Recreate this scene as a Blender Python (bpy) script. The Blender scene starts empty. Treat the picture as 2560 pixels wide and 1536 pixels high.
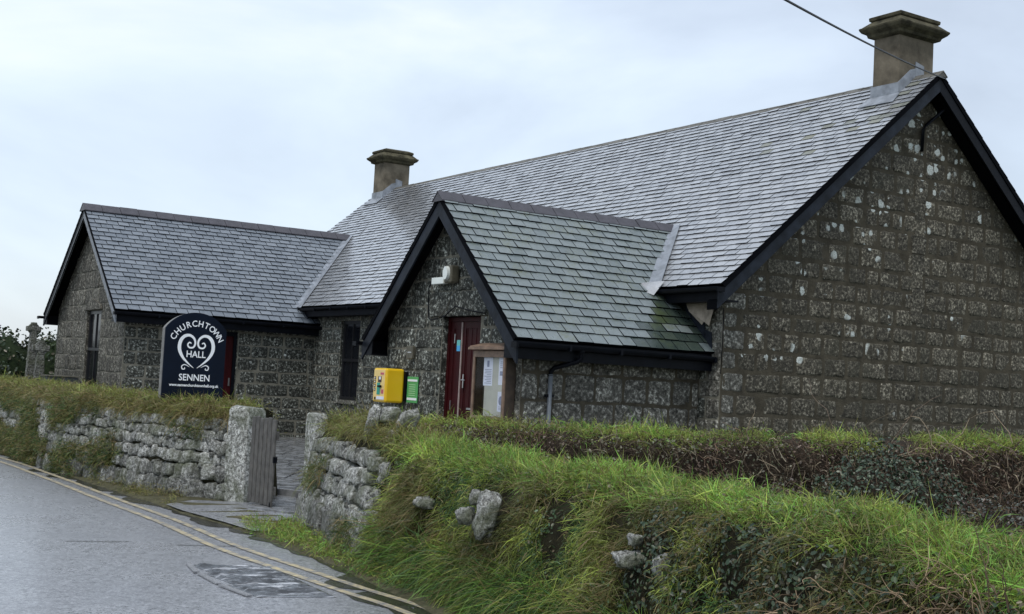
import bpy, math, random
import numpy as np
from mathutils import Vector, Matrix, noise
random.seed(7); RNG = np.random.default_rng(7)
SC = bpy.context.scene; COL = SC.collection
R = math.radians

# ---------------------------------------------------------------- camera
EYE = 1.65
PITCH, ROLL, TH = R(3.461), R(3.035), R(32.789)
cam = bpy.data.cameras.new('camera'); camo = bpy.data.objects.new('camera', cam); COL.objects.link(camo)
F_ = Vector((0, math.cos(PITCH), math.sin(PITCH))); U_ = Vector((0, -math.sin(PITCH), math.cos(PITCH))); X_ = Vector((1, 0, 0))
XR = math.cos(ROLL)*X_ + math.sin(ROLL)*U_; UR = -math.sin(ROLL)*X_ + math.cos(ROLL)*U_
m = Matrix((XR, UR, -F_)).transposed().to_4x4(); m.translation = Vector((0, 0, EYE))
camo.matrix_world = m
cam.sensor_width = 36; cam.lens = 36*3219/2560; cam.clip_start = .1; cam.clip_end = 1500
SC.camera = camo
# ---------------------------------------------------------------- sky and light
SUN_EL, SUN_AZ = R(62), R(200)          # azimuth clockwise from +Y: high, behind the camera and a little left
wd = bpy.data.worlds.new('World'); SC.world = wd; wd.use_nodes = True
nt = wd.node_tree; nt.nodes.clear()
def wn(t, **k):
    n = nt.nodes.new(t)
    for a_, b_ in k.items(): setattr(n, a_, b_)
    return n
out = wn('ShaderNodeOutputWorld'); bg = wn('ShaderNodeBackground'); bg2 = wn('ShaderNodeBackground'); add = wn('ShaderNodeAddShader')
sky = wn('ShaderNodeTexSky', sky_type='NISHITA', sun_disc=False); sky.sun_elevation = SUN_EL; sky.sun_rotation = SUN_AZ
bg2.inputs[1].default_value = .05
nt.links.new(sky.outputs[0], bg2.inputs[0])
tc = wn('ShaderNodeTexCoord'); mp = wn('ShaderNodeMapping'); mp.inputs['Scale'].default_value = (1, 1, 2.4); mp.inputs['Location'].default_value = (.3, .1, .2)
nz = wn('ShaderNodeTexNoise'); nz.inputs['Scale'].default_value = 2.1; nz.inputs['Detail'].default_value = 6; nz.inputs['Roughness'].default_value = .52; nz.inputs['Distortion'].default_value = .35
rp = wn('ShaderNodeValToRGB'); cr = rp.color_ramp
cr.elements[0].position = .32; cr.elements[0].color = (.45, .49, .55, 1)
cr.elements[1].position = .72; cr.elements[1].color = (.86, .89, .92, 1)
e = cr.elements.new(.46); e.color = (.56, .62, .70, 1)
e = cr.elements.new(.58); e.color = (.67, .74, .81, 1)
nt.links.new(tc.outputs['Generated'], mp.inputs[0]); nt.links.new(mp.outputs[0], nz.inputs['Vector']); nt.links.new(nz.outputs[0], rp.inputs[0])
nt.links.new(rp.outputs[0], bg.inputs[0]); bg.inputs[1].default_value = 1.02
nt.links.new(bg.outputs[0], add.inputs[0]); nt.links.new(bg2.outputs[0], add.inputs[1]); nt.links.new(add.outputs[0], out.inputs[0])
sl = bpy.data.lights.new('sun', 'SUN'); sl.energy = 2.0; sl.angle = R(22); sl.color = (1, .97, .92)
so = bpy.data.objects.new('sun', sl); COL.objects.link(so)
sd = Vector((math.sin(SUN_AZ)*math.cos(SUN_EL), math.cos(SUN_AZ)*math.cos(SUN_EL), math.sin(SUN_EL)))
so.rotation_euler = sd.to_track_quat('Z', 'Y').to_euler()
SC.view_settings.view_transform = 'Standard'; SC.view_settings.look = 'None'; SC.view_settings.exposure = 0; SC.view_settings.gamma = 1
SC.render.resolution_x = 1024; SC.render.resolution_y = 614

# ---------------------------------------------------------------- helpers
class MB:
    """collects polygons, built as ONE mesh object"""
    def __init__(s): s.v = []; s.f = []; s.m = []; s.sm = []
    def poly(s, pts, mi=0, smooth=False):
        b = len(s.v); s.v += [tuple(p) for p in pts]; s.f.append(tuple(range(b, b+len(pts)))); s.m.append(mi); s.sm.append(smooth)
    def mesh(s, V, Fs, mi=0, smooth=False):
        b = len(s.v); s.v += [tuple(p) for p in V]
        for f in Fs: s.f.append(tuple(i+b for i in f)); s.m.append(mi); s.sm.append(smooth)
    def box(s, c, ax, ay, az, mi=0):
        """centre and three half-axis vectors"""
        c, ax, ay, az = map(Vector, (c, ax, ay, az))
        V = [c+ax*i+ay*j+az*k for i in (-1, 1) for j in (-1, 1) for k in (-1, 1)]
        s.mesh(V, [(0,1,3,2), (4,6,7,5), (0,4,5,1), (2,3,7,6), (0,2,6,4), (1,5,7,3)], mi)
    def aabb(s, x0, x1, y0, y1, z0, z1, mi=0):
        s.box(((x0+x1)/2, (y0+y1)/2, (z0+z1)/2), ((x1-x0)/2, 0, 0), (0, (y1-y0)/2, 0), (0, 0, (z1-z0)/2), mi)
    def prism(s, pts, d, mi=0):
        """planar polygon extruded by vector d"""
        P = [Vector(p) for p in pts]; d = Vector(d); n = len(P)
        s.mesh(P+[p+d for p in P], [tuple(range(n))[::-1], tuple(range(n, 2*n))]+[(i, (i+1)%n, n+(i+1)%n, n+i) for i in range(n)], mi)
    def tube(s, path, r, n=8, mi=0, caps=True):
        P = [Vector(p) for p in path]; rs = r if hasattr(r, '__len__') else [r]*len(P)
        V = []; up = Vector((.13, .07, 1))
        for i, p in enumerate(P):
            t = (P[min(i+1, len(P)-1)]-P[max(i-1, 0)]).normalized()
            a = t.cross(up);
            if a.length < .15: a = t.cross(Vector((1, .2, 0)))
            a.normalize(); b = t.cross(a)
            for k in range(n):
                w = 2*math.pi*k/n; V.append(p+(a*math.cos(w)+b*math.sin(w))*rs[i])
        Fs = [(i*n+k, i*n+(k+1)%n, (i+1)*n+(k+1)%n, (i+1)*n+k) for i in range(len(P)-1) for k in range(n)]
        if caps: Fs += [tuple(range(n))[::-1], tuple(range((len(P)-1)*n, len(P)*n))]
        s.mesh(V, Fs, mi, True)
    def build(s, name, mats, parent=None, bevel=0):
        me = bpy.data.meshes.new(name); me.from_pydata(s.v, [], s.f)
        for mt in (mats if isinstance(mats, (list, tuple)) else [mats]): me.materials.append(mt)
        me.polygons.foreach_set('material_index', s.m); me.polygons.foreach_set('use_smooth', s.sm); me.update()
        o = bpy.data.objects.new(name, me); COL.objects.link(o)
        if parent: o.parent = parent
        if bevel:
            b = o.modifiers.new('bevel', 'BEVEL'); b.width = bevel; b.segments = 2; b.limit_method = 'ANGLE'
        return o
def tag(o, label=None, cat=None, group=None, kind=None):
    for k, v in (('label', label), ('category', cat), ('group', group), ('kind', kind)):
        if v: o[k] = v
    return o
def empty(name, loc, rz, label, cat, group=None):
    o = bpy.data.objects.new(name, None); COL.objects.link(o); o.location = loc; o.rotation_euler = (0, 0, rz); o.empty_display_size = .2
    return tag(o, label, cat, group)

def clip(poly, n, c):
    """keep the part of a 2-D convex polygon with n.p <= c"""
    res = []; L = len(poly)
    for i in range(L):
        p, q = poly[i], poly[(i+1)%L]; a = n[0]*p[0]+n[1]*p[1]-c; b = n[0]*q[0]+n[1]*q[1]-c
        if a <= 0: res.append(p)
        if (a < 0 < b) or (b < 0 < a):
            t = a/(a-b); res.append((p[0]+(q[0]-p[0])*t, p[1]+(q[1]-p[1])*t))
    return res

# ---------------------------------------------------------------- materials
class NM:
    def __init__(s, name):
        s.m = bpy.data.materials.new(name); s.m.use_nodes = True; s.t = s.m.node_tree
        s.b = s.t.nodes['Principled BSDF']; s.co = None
    def n(s, t, **k):
        n = s.t.nodes.new(t)
        for a, v in k.items():
            if a in n.inputs.keys(): n.inputs[a].default_value = v
            else: setattr(n, a, v)
        return n
    def l(s, a, b): s.t.links.new(a, b)
    def coord(s, scale=None, rot=None, loc=None):
        if s.co is None: s.co = s.n('ShaderNodeTexCoord').outputs['Object']
        if scale is None and rot is None and loc is None: return s.co
        mp = s.n('ShaderNodeMapping'); s.l(s.co, mp.inputs[0])
        if scale is not None: mp.inputs['Scale'].default_value = scale
        if rot is not None: mp.inputs['Rotation'].default_value = rot
        if loc is not None: mp.inputs['Location'].default_value = loc
        return mp.outputs[0]
    def noise(s, sc, det=4, rough=.55, dist=0, co=None):
        n = s.n('ShaderNodeTexNoise'); n.inputs['Scale'].default_value = sc; n.inputs['Detail'].default_value = det
        n.inputs['Roughness'].default_value = rough; n.inputs['Distortion'].default_value = dist
        s.l(co if co is not None else s.coord(), n.inputs['Vector']); return n.outputs[0]
    def vor(s, sc, co=None, feat='F1', rnd=1):
        n = s.n('ShaderNodeTexVoronoi'); n.feature = feat; n.inputs['Scale'].default_value = sc; n.inputs['Randomness'].default_value = rnd
        s.l(co if co is not None else s.coord(), n.inputs['Vector']); return n
    def ramp(s, fac, stops, interp='LINEAR'):
        r = s.n('ShaderNodeValToRGB'); c = r.color_ramp; c.interpolation = interp
        for i, (p, col) in enumerate(stops):
            e = c.elements[i] if i < 2 else c.elements.new(p)
            if not hasattr(col, '__len__'): col = (col,)*3
            e.position = p; e.color = (*col, 1)
        s.l(fac, r.inputs[0]); return r.outputs[0]
    def mix(s, fac, a, b, mode='MIX'):
        n = s.n('ShaderNodeMix'); n.data_type = 'RGBA'; n.blend_type = mode
        for sock, v in ((n.inputs[0], fac), (n.inputs[6], a), (n.inputs[7], b)):
            if hasattr(v, 'is_linked') or hasattr(v, 'node'): s.l(v, sock)
            elif hasattr(v, '__len__'): sock.default_value = (*v, 1)
            else: sock.default_value = v
        return n.outputs[2]
    def math(s, op, a, b=0.):
        n = s.n('ShaderNodeMath'); n.operation = op
        for i, v in enumerate((a, b)):
            if hasattr(v, 'node'): s.l(v, n.inputs[i])
            else: n.inputs[i].default_value = v
        return n.outputs[0]
    def rnd(s): return s.n('ShaderNodeNewGeometry').outputs['Random Per Island']
    def col(s, c): s._set('Base Color', c)
    def _set(s, k, c):
        if hasattr(c, 'node'): s.l(c, s.b.inputs[k])
        elif hasattr(c, '__len__'): s.b.inputs[k].default_value = (*c, 1)
        else: s.b.inputs[k].default_value = c
    def set(s, **k):
        for a, v in k.items(): s._set({'rough': 'Roughness', 'metal': 'Metallic', 'spec': 'Specular IOR Level', 'coat': 'Coat Weight', 'coatr': 'Coat Roughness', 'ior': 'IOR', 'trans': 'Transmission Weight', 'alpha': 'Alpha', 'coatior': 'Coat IOR'}[a], v)
        return s
    def bump(s, h, dist, strength=1, prev=None):
        b = s.n('ShaderNodeBump'); b.inputs['Distance'].default_value = dist; b.inputs['Strength'].default_value = strength
        s.l(h, b.inputs['Height'])
        if prev is not None: s.l(prev, b.inputs['Normal'])
        s.l(b.outputs[0], s.b.inputs['Normal']); return b.outputs[0]
def simple(name, col, rough=.5, var=.25, sc=8, bump=0, spec=.5, metal=0, **k):
    M = NM(name); n = M.noise(sc, 5, .6)
    f = M.ramp(n, [(.3, tuple(max(0, c*(1-var)) for c in col)), (.7, tuple(c*(1+var) for c in col))])
    M.col(f); M.set(rough=rough, spec=spec, metal=metal, **k)
    if bump: M.bump(M.noise(sc*6, 4, .7), bump)
    return M.m

def granite(name, dark, mid, light, scale=1., lichen=0., moss=None, bump=.02, rough=.75):
    """rough granite block: strong crystal speckle, a tone per stone, blotches of pale lichen"""
    M = NM(name); c = M.coord()
    sp = M.noise(17*scale, 5, .8); big = M.noise(3.2*scale, 4, .6)
    base = M.ramp(sp, [(.38, dark), (.53, mid), (.66, light)])
    t = M.ramp(M.rnd(), [(0, .7), (.5, .95), (1, 1.3)])
    base = M.mix(1, base, t, 'MULTIPLY')
    base = M.mix(M.ramp(big, [(.42, 0.), (.7, .55)]), base, tuple(x*.45 for x in mid))
    if moss: base = M.mix(M.ramp(M.noise(1.3, 5, .65, .3), [(.5, 0.), (.68, .7)]), base, moss)
    if lichen:
        v = M.vor(5.5, M.coord(loc=(3, 1, 2)))
        wob = M.math('MULTIPLY', M.noise(20, 4, .7), .5)
        d = M.math('ADD', v.outputs['Distance'], wob)
        sel = M.n('ShaderNodeSeparateColor'); M.l(v.outputs['Color'], sel.inputs[0])
        thr = M.math('MULTIPLY', M.math('SUBTRACT', sel.outputs[0], 1-lichen), 1.0)
        mask = M.ramp(M.math('SUBTRACT', M.math('ADD', thr, .30), d), [(.0, 0.), (.03, 1.)])
        mask = M.mix(1, mask, M.ramp(sel.outputs[0], [(1-lichen-.01, 0.), (1-lichen, 1.)]), 'MULTIPLY')
        sx = M.n('ShaderNodeSeparateXYZ'); M.l(c, sx.inputs[0])
        gr = M.math('ADD', M.math('MULTIPLY', M.math('SUBTRACT', sx.outputs[2], 4.), .06), M.math('MULTIPLY', M.math('SUBTRACT', 3.2, sx.outputs[0]), .028))
        mask = M.mix(1, mask, M.ramp(M.math('ADD', gr, M.noise(1.1, 3, .6)), [(.47, 0.), (.52, 1.)]), 'MULTIPLY')
        base = M.mix(mask, base, M.ramp(M.noise(60, 3, .6), [(.35, (.32, .34, .31)), (.6, (.66, .70, .66))]))
    M.col(base); M.set(rough=rough, spec=.35)
    h = M.math('ADD', M.math('MULTIPLY', M.noise(34*scale, 3, .7), .5), M.noise(8*scale, 4, .6))
    M.bump(h, bump); return M.m
def lichen_granite(name, k=1.):
    """pale lichened field granite with dark pits"""
    M = NM(name); sp = M.noise(26, 6, .85); big = M.noise(6, 5, .7)
    base = M.ramp(sp, [(.38, (.03*k, .03*k, .026*k)), (.49, (.28*k, .28*k, .26*k)), (.61, (.80*k, .81*k, .77*k))])
    base = M.mix(1, base, M.ramp(M.rnd(), [(0, .6), (1, 1.15)]), 'MULTIPLY')
    base = M.mix(M.ramp(big, [(.45, 0.), (.65, .75)]), base, (.10*k, .105*k, .075*k))
    base = M.mix(M.ramp(M.noise(2.2, 4, .6), [(.48, 0.), (.66, .65)]), base, (.085, .10, .045))
    M.col(base); M.set(rough=.8, spec=.3)
    M.bump(M.math('ADD', M.math('MULTIPLY', sp, .4), M.noise(12, 5, .65)), .05); return M.m
def slate(name, cols, rough=.3, coat=.6, stain=None, stainlo=.5, algae=None, patch=None):
    M = NM(name); r = M.rnd()
    base = M.ramp(r, [(0, cols[0]), (.5, cols[1]), (1, cols[2])])
    base = M.mix(M.ramp(M.noise(9, 5, .7), [(.35, 0.), (.75, .45)]), base, tuple(c*1.5 for c in cols[2]))
    if stain: base = M.mix(M.ramp(M.noise(1.1, 6, .72, .5), [(stainlo, 0.), (stainlo+.16, .75)]), base, stain)
    if algae: base = M.mix(M.ramp(M.math('MULTIPLY', M.noise(2.4, 4, .6), M.noise(26, 4, .7)), [(.26, 0.), (.42, .8)]), base, algae)
    M.col(base)
    rr = M.ramp(M.noise(5, 4, .6), [(.3, rough*.7), (.7, rough*1.5)])
    M.set(rough=rr, spec=.5, coat=coat, coatr=rough*.8)
    M.bump(M.math('ADD', M.noise(22, 4, .7), M.math('MULTIPLY', r, .0)), .006); return M.m

M_MORT = simple('brown_mortar', (.068, .059, .042), .9, .35, 5, .012, .2)
M_MORTG = simple('grey_mortar', (.17, .162, .13), .9, .4, 5, .01, .2)
M_GAB = granite('gable_granite', (.014, .012, .008), (.10, .088, .064), (.50, .46, .36), 1.25, .5, (.045, .042, .028))
M_FRO = granite('front_granite', (.008, .009, .007), (.062, .064, .052), (.72, .75, .67), .95, .2)
M_WIN = granite('wing_granite', (.016, .015, .011), (.095, .088, .070), (.56, .54, .46), 1.0, .0)
M_QUO = granite('quoin_granite', (.02, .019, .015), (.13, .125, .105), (.58, .57, .50), 1, .12)
M_FIELD = lichen_granite('field_granite'); M_FIELDD = lichen_granite('field_granite_dark', .62)
M_SLM = slate('main_slate', [(.175, .185, .20), (.25, .26, .275), (.33, .34, .352)], .22, 1., (.20, .19, .145), .63)
M_SLP = slate('porch_slate', [(.085, .108, .110), (.112, .137, .138), (.15, .176, .176)], .3, .5, (.11, .125, .085), .68, (.12, .135, .075))
M_SLW = slate('wing_slate', [(.07, .085, .105), (.10, .118, .14), (.15, .17, .195)], .3, .5)
M_SLMOSS = slate('mossy_slate', [(.018, .03, .028), (.028, .042, .036), (.05, .065, .05)], .3, .5, (.06, .08, .03), .5)
M_SLALG = slate('lichened_slate', [(.14, .15, .135), (.17, .18, .155), (.20, .205, .17)], .4, .3, (.17, .15, .06), .5)
M_RIDP = simple('ridge_tile_purple', (.05, .046, .055), .45, .3, 6, .004)
M_RIDM = simple('ridge_tile_grey', (.12, .115, .10), .6, .3, 5, .006)
M_BLK = simple('black_paint', (.004, .005, .008), .45, .4, 5, .002, .12)
M_BLUE = simple('worn_blue_black_paint', (.015, .019, .027), .5, .6, 3, .003, .15)
M_GREYEDGE = simple('weathered_pale_timber', (.20, .215, .235), .6, .35, 12, .003)
M_UNDER = simple('dark_soffit_and_slate_shade', (.003, .0035, .005), .8, .3, 4, 0, .05)  # soffit black, also the painted shadow lines on slate edges
M_LEAD = simple('lead_flashing', (.22, .24, .27), .42, .4, 5, .004, .6)
M_FELT = simple('torn_felt', (.34, .29, .23), .9, .3, 9, .004)
M_REND = simple('chimney_render', (.150, .128, .095), .9, .5, 2.2, .006, .2)
M_CAP = simple('mossy_cap_concrete', (.066, .060, .038), .92, .75, 5, .018, .2)
M_RED = simple('oxblood_door_paint', (.034, .003, .004), .5, .25, 4, .002, .15)
M_FRAME = simple('dark_window_timber', (.012, .012, .014), .4, .3, 5)
M_WFRAME = simple('brown_board_timber', (.19, .125, .085), .55, .4, 9, .004)
M_DKWOOD = simple('dark_board_timber', (.042, .028, .018), .6, .45, 9, .004)
M_GATE = simple('grey_gate_timber', (.085, .080, .072), .6, .45, 10, .006)
M_WHITE = simple('white_lettering', (.82, .84, .86), .5, .04)
M_NAVY = simple('navy_sign_board', (.002, .006, .016), .6, .3, 2, 0, .15)
M_SIDE = simple('sign_edge_timber', (.17, .165, .155), .6, .3, 8)
M_YEL = simple('cabinet_yellow', (.80, .50, .012), .32, .05, 2)
M_YELP = simple('pale_yellow_panel', (.82, .60, .22), .4, .06, 4)
M_GREENS = simple('green_sign', (.08, .36, .12), .4, .08)
M_GREENL = simple('pale_green_print', (.45, .72, .45), .5, .05)
M_TEAL = simple('teal_label', (.02, .33, .24), .4, .2, 30)
M_REDL = simple('pink_red_label', (.55, .09, .13), .4, .1)
M_DKRED = simple('dark_label', (.03, .01, .01), .3, .1)
M_PAPER = simple('paper', (.72, .76, .86), .6, .05)
M_PRINT = simple('grey_print', (.22, .25, .36), .6, .3, 20)
M_BACK = simple('board_lining', (.48, .49, .43), .7, .1, 4)
M_STEEL = simple('brushed_steel', (.55, .55, .55), .3, .1, 6, 0, .5, 1)
M_LAMPW = simple('lamp_diffuser', (.72, .76, .72), .25, .08, 4)
M_LAMPB = simple('lamp_body', (.10, .092, .065), .5, .4, 8)
M_STICK = simple('blue_sticker', (.05, .35, .65), .4, .2)
M_STICKG = simple('green_sticker', (.12, .48, .45), .4, .2)
M_YLINE = NM('worn_yellow_paint')
def _yl():
    M = M_YLINE; c = M.mix(M.ramp(M.noise(9, 6, .8), [(.36, 0.), (.60, 1.)]), (.58, .48, .26), (.17, .17, .18))
    M.col(c); M.set(rough=.4, spec=.5); M.bump(M.noise(120, 3, .7), .004); return M.m
M_YLINE = _yl()
def _glass():
    M = NM('window_glass'); M.col((.008, .009, .012)); M.set(rough=.12, spec=.22); return M.m
M_GLASS = _glass()
def _bglass():
    M = NM('board_glass'); M.col((1, 1, 1)); M.set(rough=.02, trans=1., ior=1.1); return M.m
M_BGLASS = _bglass()
def _road():
    M = NM('wet_tarmac'); fine = M.noise(34, 7, .95); mid = M.noise(22, 4, .7); big = M.noise(.7, 5, .6)
    c = M.ramp(fine, [(.36, (.05, .053, .06)), (.5, (.26, .268, .29)), (.62, (.66, .67, .71))])
    c = M.mix(M.ramp(big, [(.4, 0.), (.7, .35)]), c, (.13, .135, .15))
    c = M.mix(M.ramp(M.noise(11, 8, .95), [(.43, .75), (.52, 0.)]), c, (.06, .062, .07)); c = M.mix(M.ramp(M.noise(2.2, 6, .8), [(.5, 0.), (.75, .35)]), c, (.4, .41, .44))
    M.col(c); M.set(rough=M.ramp(M.math('ADD', M.math('MULTIPLY', big, .6), M.math('MULTIPLY', mid, .4)), [(.35, .2), (.65, .42)]), spec=.7, coat=.35, coatr=.18)
    M.bump(M.math('ADD', fine, M.math('MULTIPLY', mid, .5)), .0045, .9); return M.m
M_ROAD = _road()
def _wetdark():
    M = NM('dark_wet_gutter'); c = M.ramp(M.noise(60, 3, .7), [(.35, (.012, .012, .011)), (.7, (.05, .048, .04))])
    M.col(c); M.set(rough=M.ramp(M.noise(4, 4, .6), [(.4, .08), (.6, .3)]), spec=.5); M.bump(M.noise(80, 3, .7), .002); return M.m
M_WET = _wetdark()
def _patch():
    M = NM('ridged_wet_patch'); co = M.coord(scale=(.9, .13, 1), rot=(0, 0, R(28))); co.node.vector_type = 'TEXTURE'
    M.col(M.ramp(M.noise(1.6, 6, .68, .8, co), [(.45, (.005, .0055, .0065)), (.54, (.05, .052, .058)), (.62, (.50, .51, .54))]))  # pale streaks and dark troughs painted in for reflections on wet ridges
    M.set(rough=.16, spec=.6, coat=.4, coatr=.08); M.bump(M.noise(60, 4, .7), .004); return M.m
M_PATCH = _patch()
def _soil(name, a, b, sc=5, bump=.03):
    M = NM(name); M.col(M.ramp(M.noise(sc, 7, .75), [(.35, a), (.7, b)])); M.set(rough=.95, spec=.15); M.bump(M.noise(sc*5, 5, .75), bump); return M.m
M_SOIL = _soil('hedge_earth', (.010, .009, .005), (.035, .032, .015), 6)
M_BUSHCORE = _soil('dense_inner_foliage', (.008, .014, .007), (.03, .045, .018), 9)  # dark green core colour of the bushes
M_GROUND = _soil('turf_ground', (.025, .035, .012), (.07, .085, .03), 4)
M_VERGE = _soil('muddy_verge', (.05, .05, .028), (.16, .15, .09), 9)
M_LITTER = _soil('bramble_litter', (.015, .011, .008), (.065, .050, .036), 9)
def _flag():
    M = NM('wet_flagstone'); M.col(M.ramp(M.noise(6, 6, .7), [(.3, (.07, .073, .077)), (.7, (.26, .265, .27))]))
    M.set(rough=M.ramp(M.noise(3, 4, .6), [(.4, .12), (.62, .42)]), spec=.6, coat=.3, coatr=.1); M.bump(M.noise(14, 4, .6), .008); return M.m
M_FLAG = _flag()
def _attr(name, rough=.5, spec=.35, trans=0):
    M = NM(name); a = M.n('ShaderNodeAttribute'); a.attribute_name = 'tint'; M.col(a.outputs['Color']); M.set(rough=rough, spec=spec)
    if trans:
        t = M.n('ShaderNodeBsdfTranslucent'); M.l(a.outputs['Color'], t.inputs[0]); mx = M.n('ShaderNodeMixShader'); mx.inputs[0].default_value = trans
        M.l(M.b.outputs[0], mx.inputs[1]); M.l(t.outputs[0], mx.inputs[2]); M.l(mx.outputs[0], M.t.nodes['Material Output'].inputs[0])
    return M.m
M_GRASS = _attr('grass_blades', .45, .4, .3); M_LEAF = _attr('leaves', .38, .5, .12); M_TWIG = _attr('twigs', .75, .2)

# ---------------------------------------------------------------- the hall
TX, TY = 3.264, 20.0
ca, sa = math.cos(TH), math.sin(TH)
def BW(v, u, z=0): return Vector((TX+ca*v-sa*u, TY+sa*v+ca*u, z))     # building (v,u,z) to world
L, WD, HR = 21.919, 4.974, 4.218
ZE = EYE+1.749; ZR = ZE+HR
PU, PH, PL, PW, PZ = 3.018, ZE+1.261, 3.452, 2.482, ZE-1.06
LU, LH, LL, LW, LZ = 19.237, ZE+2.321, 4.962, 3.555, ZE-.443
hall = empty('stone_hall', (TX, TY, 0), TH, 'long granite village hall with slate roofs, porch, side wing and two chimneys', 'building')
def fv(z): return (z-ZE)*WD/HR                 # v of the front main slope at height z

def block_wall(mb, outline, org, es, n, rows, wr, holes=(), mi=(0, 1), dep=.016, quoin=None, seed=0, gap=.022):
    """outline: convex 2-D polygon (s,z). org + s*es + z; n = outward normal. blocks over a mortar sheet"""
    rg = random.Random(seed); org, es, n = Vector(org), Vector(es), Vector(n); up = Vector((0, 0, 1))
    P = lambda s, z, d=0: org+es*s+up*z+n*d
    # winding-safe clip planes of the outline
    cx = sum(p[0] for p in outline)/len(outline); cz = sum(p[1] for p in outline)/len(outline); pl = []
    for i in range(len(outline)):
        a, b = outline[i], outline[(i+1)%len(outline)]; nn = (b[1]-a[1], a[0]-b[0]); c = nn[0]*a[0]+nn[1]*a[1]
        if nn[0]*cx+nn[1]*cz > c: nn = (-nn[0], -nn[1]); c = -c
        l = math.hypot(*nn); pl.append(((nn[0]/l, nn[1]/l), c/l))
    def clipo(q, ins=0):
        for nn, c in pl:
            q = clip(q, nn, c-ins)
            if len(q) < 3: return None
        return q
    s0 = min(p[0] for p in outline); s1 = max(p[0] for p in outline); z0 = min(p[1] for p in outline); z1 = max(p[1] for p in outline)
    cuts = sorted({s0, s1, *[h[0] for h in holes], *[h[1] for h in holes]})
    for a, b in zip(cuts, cuts[1:]):
        hh = sorted([h for h in holes if h[0] < (a+b)/2 < h[1]], key=lambda h: h[2]); z = z0
        for h in hh+[(0, 0, z1, z1)]:
            if h[2] > z:
                q = clipo([(a, z), (b, z), (b, h[2]), (a, h[2])])
                if q: mb.poly([P(*p) for p in q], mi[1])
            z = max(z, h[3])
    for h in holes:      # reveals
        for (a, b) in (((h[0], h[2]), (h[0], h[3])), ((h[1], h[2]), (h[1], h[3])), ((h[0], h[3]), (h[1], h[3])), ((h[0], h[2]), (h[1], h[2]))):
            mb.poly([P(*a), P(*b), P(*b, -.28), P(*a, -.28)], mi[0])
    z = z0; row = 0
    while z < z1:
        hgt = rg.uniform(*rows); tilt = rg.uniform(-.012, .012)
        s = s0-rg.uniform(0, wr[1]); 
        while s < s1:
            w = rg.uniform(*wr)*(1 if rg.random() < .8 else 1.35)
            a, b = s, s+w
            if quoin and quoin == 'lo' and s <= s0: a, b = s0-.004, s0+(.32 if row % 2 else .5)
            elif s <= s0: a = s0-.004
            segs = [(a, b, z, z+hgt)]
            for h in holes:
                if h[3] > z+.03 and h[2] < z+hgt-.03:
                    ns_ = []
                    for (p, q, za, zb) in segs:
                        ns_ += [(p, min(q, h[0]-.004), za, zb), (max(p, h[1]+.004), q, za, zb)]
                        o0, o1 = max(p, h[0]), min(q, h[1])
                        if h[3] < zb-.07: ns_.append((o0, o1, h[3]+.004, zb))
                        if h[2] > za+.07: ns_.append((o0, o1, za, h[2]-.004))
                    segs = [t for t in ns_ if t[1]-t[0] > .07]
            for (p, q, za, zb) in segs:
                if q-p > .09:
                    g = gap*.5
                    jz = lambda: rg.uniform(-.014, .014); quad = [(p+g+jz()*.7, za+g+jz()), (q-g+jz()*.7, za+g+jz()), (q-g+jz()*.7, zb-g+jz()), (p+g+jz()*.7, zb-g+jz())]
                    quad = clipo(quad, .01)
                    if quad and len(quad) > 2:
                        # area
                        A = abs(sum(quad[i][0]*quad[(i+1)%len(quad)][1]-quad[(i+1)%len(quad)][0]*quad[i][1] for i in range(len(quad))))/2
                        if A > .008:
                            ring = []
                            N = len(quad)
                            for i in range(N):
                                A0, B0 = quad[i], quad[(i+1)%N]; ln = math.hypot(B0[0]-A0[0], B0[1]-A0[1])
                                if ln < .02: continue
                                k = max(2, int(ln/.1)); c = min(.03, ln*.2)/ln
                                for j in range(k+1):
                                    t = c+(1-2*c)*j/k; jit = rg.uniform(-.009, .009) if 0 < j < k else rg.uniform(-.004, .004)
                                    nx, nz_ = (B0[1]-A0[1])/ln, -(B0[0]-A0[0])/ln
                                    ring.append((A0[0]+(B0[0]-A0[0])*t+nx*jit, A0[1]+(B0[1]-A0[1])*t+nz_*jit))
                            M_ = len(ring); mx = sum(r[0] for r in ring)/M_; mz = sum(r[1] for r in ring)/M_
                            d1 = dep*rg.uniform(.6, 1.5); tx, tz = rg.uniform(-.03, .03), rg.uniform(-.03, .03)
                            V = [P(x, y, -.004) for x, y in ring]
                            for kk, dd in ((.03, .75), (.075, 1.)):
                                for x, y in ring:
                                    r = math.hypot(x-mx, y-mz); f = max(0, 1-kk*.5/max(r, .03)); X, Y = mx+(x-mx)*f, mz+(y-mz)*f
                                    V.append(P(X, Y, d1*dd+(X-mx)*tx+(Y-mz)*tz+rg.uniform(-.003, .003)))
                            V.append(P(mx, mz, d1*1.25))
                            Fs = [(i, (i+1)%M_, M_+(i+1)%M_, M_+i) for i in range(M_)]+[(M_+i, M_+(i+1)%M_, 2*M_+(i+1)%M_, 2*M_+i) for i in range(M_)]+[(2*M_+i, 2*M_+(i+1)%M_, 3*M_) for i in range(M_)]
                            mb.mesh(V, Fs, (mi[0] if not (quoin and a < s0+.01) else (mi[2] if len(mi) > 2 else mi[0])), True)
            s = b
        z += hgt; row += 1

nB, nA = (-1, 0, 0), (0, -1, 0)          # normals of front (-v) and gable (-u) faces in local axes
wl = .35                                # wall face behind the eaves/verge
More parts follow.
